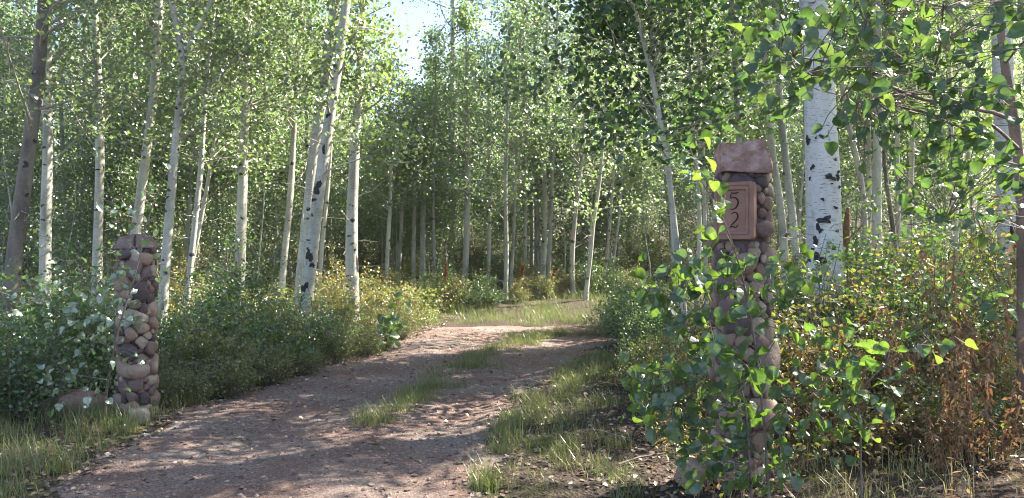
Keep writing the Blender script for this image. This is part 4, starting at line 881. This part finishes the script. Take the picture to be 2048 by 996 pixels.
while cnt < 90 and tries < 4000:
    tries += 1; y = rs.uniform(17, 38); pxx = rs.uniform(0, 2048); x = (pxx - CX) / F * y
    if y < 22.5 and -3 < x < 5.5: continue
    k = ['herb', 'green', 'yellow'][rs.randint(3)]
    z = "behind the leaning scarred pair" if pxx < 740 else "behind the far row of slender aspens" if pxx < 1260 else "deep in the stand behind the number pillar"
    bush(k, pxx, y, rs.uniform(.9, 1.5), unique({'herb': "pale low plant", 'green': "green low bush", 'yellow': "yellowing low bush"}[k], pxx, y), "low bushes on the forest floor"); cnt += 1
# red seed stalks
def red_stalk(label, pxx, Y, h, seed):
    rs = np.random.RandomState(seed); x = (pxx - CX) / F * Y; root = empty("red_seed_stalk", (x, Y, g1(x, Y)), label, "wild plant", "red seed stalks under the far aspens")
    u = np.linspace(0, 1, 5)[None, :, None]; P = np.array([[0, 0, -.03]])[None] * (1 - u) + np.array([[.03, 0, h]])[None] * u
    br = rs.uniform(.4, .95, 12); P2 = []
    for b in br: a = rs.rand() * 6.28; o = np.array([.03 * b, 0, h * b]); P2.append([o, o + np.array([math.cos(a) * .03, math.sin(a) * .03, .06]), o + np.array([math.cos(a) * .045, math.sin(a) * .045, .13])])
    P2 = np.array(P2); obj("stem", limb_mesh("stem", P, np.full((1, 5), .006), P2, np.full((12, 3), .003), M['dry_stem']), root)
    tw = rs.randint(0, 12, 420); q = rs.rand(420)[:, None]; LP = P2[tw, 0] * (1 - q) + P2[tw, 2] * q + rs.normal(size=(420, 3)) * .013
    obj("seed_head", leaf_mesh("seed_head", LP, .025, M['red_leaf'], HEX, rs=rs), root)
red_stalk("tall red seed stalk in the far row left of the sky-topped aspen", 889, 17.6, 1.15, 1)
red_stalk("short red seed stalk left of the tight aspen clump", 1043, 20, .85, 2)
red_stalk("small red seed stalk beyond the grassy track", 1105, 19.5, .6, 3)
sapling("nearly bare brown forked stem rising through the bushes by the rusty plants", "bare_shrub", [([(1965, 830, 5.6), (1950, 780, 5.6), (1920, 740, 5.6), (1880, 690, 5.6), (1845, 640, 5.6)], .009), ([(1950, 790, 5.6), (1930, 740, 5.6), (1915, 680, 5.6), (1908, 610, 5.6)], .006), ([(1920, 740, 5.6), (1890, 730, 5.6), (1860, 725, 5.6)], .003)],
        [(1850, 640, 25, 6), (1905, 620, 20, 5), (1890, 700, 40, 5)], 5.6, .045, 'shrub_yellow', 307, 'twig')
# broad-leaved plant at the driveway's left edge
sapling("dark broad-leaved plant on the left edge of the driveway below the wide cream aspen", "wild_plant", [([(770, 730, 11.3), (775, 690, 11.3), (785, 640, 11.3), (795, 600, 11.3)], .006), ([(772, 730, 11.3), (765, 680, 11.3), (758, 650, 11.3)], .004)],
        [(790, 610, 16, 7), (785, 640, 22, 12), (775, 670, 25, 14), (765, 700, 22, 12), (800, 650, 15, 6)], 11.3, .11, 'shrub', 305, 'twig')
sapling("bright broad-leaved plant at the foot of the scarred leaning aspen", "wild_plant", [([(590, 740, 9.4), (595, 710, 9.4), (600, 680, 9.4)], .006), ([(592, 730, 9.4), (580, 705, 9.4), (572, 690, 9.4)], .004)],
        [(598, 690, 18, 10), (580, 695, 14, 7), (590, 715, 18, 10)], 9.4, .09, 'shrub', 306, 'twig')

# ------------------------------------------------------------------ grass, litter, gravel, low growth (uncountable)
def grass_mesh(name, pos, h, mat, rs, rnd, wid=.005, lean=.8):
    n = len(pos); az = rs.rand(n) * 6.28; d = np.stack([np.cos(az), np.sin(az), np.zeros(n)], -1); sd = np.stack([-np.sin(az), np.cos(az), np.zeros(n)], -1)
    le = (lean * rs.rand(n) ** .8)[:, None] * h[:, None]; up = np.array([0, 0, 1.])
    p0 = pos; p1 = pos + up * h[:, None] * .5 + d * le * .3; p2 = pos + up * h[:, None] * (1 - .25 * (le / h[:, None])) + d * le * 1.15
    w = wid * rs.uniform(.6, 1.3, n)[:, None] * sd * .5
    v = np.stack([p0 - w, p0 + w, p1 + w * .85, p1 - w * .85, p2], 1).reshape(-1, 3); b = np.arange(n) * 5
    q = np.stack([b, b + 1, b + 2, b + 3], -1); t = np.stack([b + 3, b + 2, b + 4], -1)
    return mesh_np(name, v, [q, t], M[mat], attr=np.concatenate([rnd, rnd]))
rs = np.random.RandomState(31); GP, GH, GR = [], [], []
def add_grass(x, y, h, r): GP.append(np.stack([x, y, gz(x, y) - .01], -1)); GH.append(h); GR.append(np.clip(r, 0, 1))
def clumps(cx, cyy, n_per, rad, h, tone):
    k = len(cx); i = np.repeat(np.arange(k), n_per); m = len(i)
    x = cx[i] + rs.normal(size=m) * rad; y = cyy[i] + rs.normal(size=m) * rad
    hh = h * rs.uniform(.4, 1.1, m) * np.repeat(rs.uniform(.6, 1.2, k), n_per); add_grass(x, y, hh, np.repeat(rs.uniform(-.15, .15, k), n_per) + tone + rs.normal(size=m) * .2)
n = 230; cyy = rs.uniform(3.8, 7.2, n); cx = road_l(cyy) - .12 - 2.4 * rs.rand(n) ** 1.5; clumps(cx, cyy, 40, .08, .24, .5)          # left front verge
n = 85; t = rs.rand(n); cyy = 6.3 + 7.3 * t ** .9; cx = np.interp(cyy, CYs, CXs) + rs.normal(size=n) * .13; keep = vnoise(cx * 0, cyy, 1.1, 3) > .25; clumps(cx[keep], cyy[keep], 70, .075, .15, .42)
_p = np.array([(720, 850), (745, 845), (762, 838), (790, 822), (805, 812), (820, 800), (835, 790), (850, 780), (870, 776), (880, 750), (925, 735), (945, 728), (962, 715), (990, 700), (1020, 690), (1050, 680), (1075, 674), (1090, 670), (1120, 664)], float)
_y = CZ * F / (_p[:, 1] - HY); _x = (_p[:, 0] - CX) / F * _y
for _k in range(3): clumps(_x + rs.normal(size=len(_x)) * .07, _y + rs.normal(size=len(_x)) * .1, 60, .08, .19, .4 + .1 * _k)
n = 26; cyy = rs.uniform(12.6, 13.7, n); cx = np.interp(cyy, CYs, CXs) + rs.normal(size=n) * .25; clumps(cx, cyy, 60, .07, .2, .5)
n = 150; cyy = 4.6 + 6.4 * rs.rand(n); cx = road_r(cyy) + .05 + 1.0 * rs.rand(n) ** 1.3; keep = vnoise(cx, cyy, 1.0, 8) > .36; clumps(cx[keep], cyy[keep], 46, .07, .2, .45)
n = 420; cyy = rs.uniform(14.7, 22, n); cx = rs.uniform(-2.2, 5.2, n); clumps(cx, cyy, 36, .14, .30, .32)                          # grassy track beyond the bend
n = 150; cyy = rs.uniform(7, 16, n); cx = road_l(cyy) - .1 - .7 * rs.rand(n); clumps(cx, cyy, 40, .09, .26, .55)                   # fringe
n = 420; cyy = rs.uniform(15, 40, n); cx = rs.uniform(-.7, .7, n) * cyy; keep = ~((cyy < 22) & (cx > -2) & (cx < 5)); clumps(cx[keep], cyy[keep], 26, .2, .4, .6)
n = 170; cyy = rs.uniform(3.6, 9, n); cx = road_r(cyy) + 1.4 + 4.2 * rs.rand(n); clumps(cx, cyy, 26, .1, .28, .8)
n = 9; cyy = rs.uniform(4.6, 5.8, n); cx = rs.uniform(-.1, .9, n); clumps(cx, cyy, 30, .06, .13, .5)
clumps(np.array([-.18, -.1, -.22]), np.array([4.95, 5.0, 5.1]), 90, .05, .26, .45)
GP = np.concatenate(GP); GH = np.concatenate(GH); GR = np.concatenate(GR)
tag(obj("grass", grass_mesh("grass", GP, GH, 'grass', rs, GR)), "tufts of green and straw grass on the verges and wheel-track crown", "grass", kind="stuff")

def low_growth(name, n, fx, fy, h, ls, mat, label, asp=.6, cat="undergrowth", keepf=None, tone=None):
    x, y = fx, fy
    if keepf is not None: k = keepf(x, y); x, y = x[k], y[k]
    m = len(x); hh = h * rs.rand(m) ** .8; pos = np.stack([x, y, gz(x, y) + .02 + hh], -1)
    tag(obj(name, leaf_mesh(name, pos, rs.uniform(.7, 1.3, m) * ls, M[mat], HEX, up=.6, rs=rs, aspect=asp)), label, cat, kind="stuff")
def off_road(x, y): return (road_d(x, y) < -.1) & ~((y > 14.5) & (y < 21) & (x > -1.5 + (y - 15) * .2) & (x < 5))
n = 150000; fy = 15 + 42 * rs.rand(n) ** 1.5; fx = rs.uniform(-.74, .74, n) * fy; kk = vnoise(fx, fy, 1.2, 14) > .28; fx, fy = fx[kk], fy[kk]
low_growth("undergrowth", n, fx, fy, .7, .065, 'herb', "yellow-green low growth covering the forest floor", keepf=off_road)
n = 26000; fy = rs.uniform(7, 16, n); fx = road_l(fy) - .25 - 7 * rs.rand(n); kk = vnoise(fx, fy, 1.5, 15) > .35; low_growth("undergrowth", n, fx[kk], fy[kk], .35, .036, 'shrub', "low green growth under the left aspens", keepf=off_road)
n = 9000; fy = rs.uniform(8.5, 15.5, n); fx = road_l(fy) - .05 - .8 * rs.rand(n) ** 1.2; kk = vnoise(fx, fy, 2.2, 17) > .4; low_growth("undergrowth", n, fx[kk], fy[kk], .28, .034, 'herb', "sunlit herbs fringing the left side of the driveway", asp=.5)
n = 20000; fy = rs.uniform(4.5, 13, n); fx = road_r(fy) + 1.2 + 6 * rs.rand(n); kk = vnoise(fx, fy, 1.5, 16) > .35; low_growth("undergrowth", n, fx[kk], fy[kk], .3, .036, 'shrub_yellow', "low yellowing growth on the right bank", keepf=off_road)
n = 7000; fy = rs.uniform(3.5, 8, n); fx = road_r(fy) + 1.3 + 4 * rs.rand(n) ** .8; kk = vnoise(fx, fy, 1.5, 26) > .4; low_growth("undergrowth", n, fx[kk], fy[kk], .25, .042, 'dry', "rusty dried growth on the right bank", asp=.35, keepf=off_road)
# fallen leaves
n = 9000; fy = 3.5 + 13 * rs.rand(n); side = rs.rand(n); fx = np.where(side < .45, road_l(fy) + .15 - 1.0 * rs.rand(n) ** 1.2, road_r(fy) - .2 + 2.2 * rs.rand(n) ** .8)
on = rs.rand(900); fy = np.concatenate([fy, 4.5 + 10 * on]); fx = np.concatenate([fx, rs.uniform(-3, .3, 900)])
m = len(fx); zf = np.where(road_d(fx, fy) > 0, road_z(fx, fy), ground_z(fx, fy))
tag(obj("leaf_litter", leaf_mesh("leaf_litter", np.stack([fx, fy, zf + .008], -1), rs.uniform(.02, .05, m), M['litter'], HEX, up=2.2, rs=rs, down=0)), "dry fallen leaves along the driveway edges", "leaf litter", kind="stuff")
# gravel
def gravel():
    n = 14000; y = 3.8 + 10.5 * rs.rand(n) ** 1.5; x = rs.uniform(-3.3, 1.6, n); k = road_d(x, y) > -.15; x, y = x[k], y[k]; n = len(x)
    oc = np.array([[1, 0, 0], [0, 1, 0], [-1, 0, 0], [0, -1, 0], [0, 0, .7], [0, 0, -.7]]); s = (.004 + .02 * rs.rand(n) ** 4.0)[:, None, None]
    v = oc[None] * s * rs.uniform(.6, 1.3, (n, 6, 1)); a = rs.rand(n) * 6.28; c, s_ = np.cos(a)[:, None], np.sin(a)[:, None]
    v = np.stack([v[..., 0] * c - v[..., 1] * s_, v[..., 0] * s_ + v[..., 1] * c, v[..., 2]], -1) + np.stack([x, y, road_z(x, y) + .003], -1)[:, None]
    t = np.array([(0, 1, 4), (1, 2, 4), (2, 3, 4), (3, 0, 4), (1, 0, 5), (2, 1, 5), (3, 2, 5), (0, 3, 5)]); f = (t[None] + (np.arange(n) * 6)[:, None, None]).reshape(-1, 3)
    tag(obj("gravel", mesh_np("gravel", v.reshape(-1, 3), [f], M['stone'], attr=np.repeat(rs.rand(n), 8))), "loose gravel scattered on the red dirt driveway", "gravel", kind="stuff")
gravel()
# fallen twigs on the ground
for i, (x, y, L_, a) in enumerate([(1.15, 5.6, .9, .5), (.75, 6.2, .5, 2.6), (-3.3, 6.9, .8, .2), (1.5, 6.4, .6, 1.0)]):
    P = np.array([[[-L_ / 2 + L_ * t, .05 * math.sin(t * 5 + i), .02 + .05 * t * (1 - t)] for t in np.linspace(0, 1, 5)]]); zz = g1(x, y)
    o = obj("fallen_twig", limb_mesh("fallen_twig", P, np.array([[.009, .008, .007, .005, .003]]), np.array([[[0, .03, .03], [.06, .1, .06], [.15, .18, .05]]]), np.full((1, 3), .003), M['twig']), None, (x, y, zz + .015)); o.rotation_euler = (0, 0, a)
    tag(o, ["long dark fallen twig on bare soil right of the driveway", "short fallen twig lying closest to the right grass tufts", "curved fallen twig by the foot of the left cobble pillar", "fallen twig half hidden under the sapling by the number pillar"][i], "twig")
print("bushes", NB[0], "bg trees", nbt, "grass", len(GP))

# ------------------------------------------------------------------ haze volume added as a veil of glare that lifts the far trees
HAZE = 0.0006
if HAZE:
    v = np.array([(x, y, z) for z in (-3.0, 26.0) for x, y in ((-130, -80), (130, -80), (130, 130), (-130, 130))], float)
    hm, hn, ho = new_mat("thin_haze"); pv = hn.nodes.new("ShaderNodeVolumePrincipled"); pv.inputs["Density"].default_value = HAZE
    pv.inputs["Color"].default_value = (.93, .96, 1, 1); pv.inputs["Anisotropy"].default_value = .3; hn.links.new(pv.outputs[0], ho.inputs["Volume"])
    tag(obj("haze", mesh_np("haze", v, [np.array([(3, 2, 1, 0), (4, 5, 6, 7), (0, 1, 5, 4), (1, 2, 6, 5), (2, 3, 7, 6), (3, 0, 4, 7)])], hm)), "thin pale haze added as a veil of glare over the far trees", "haze", kind="stuff")
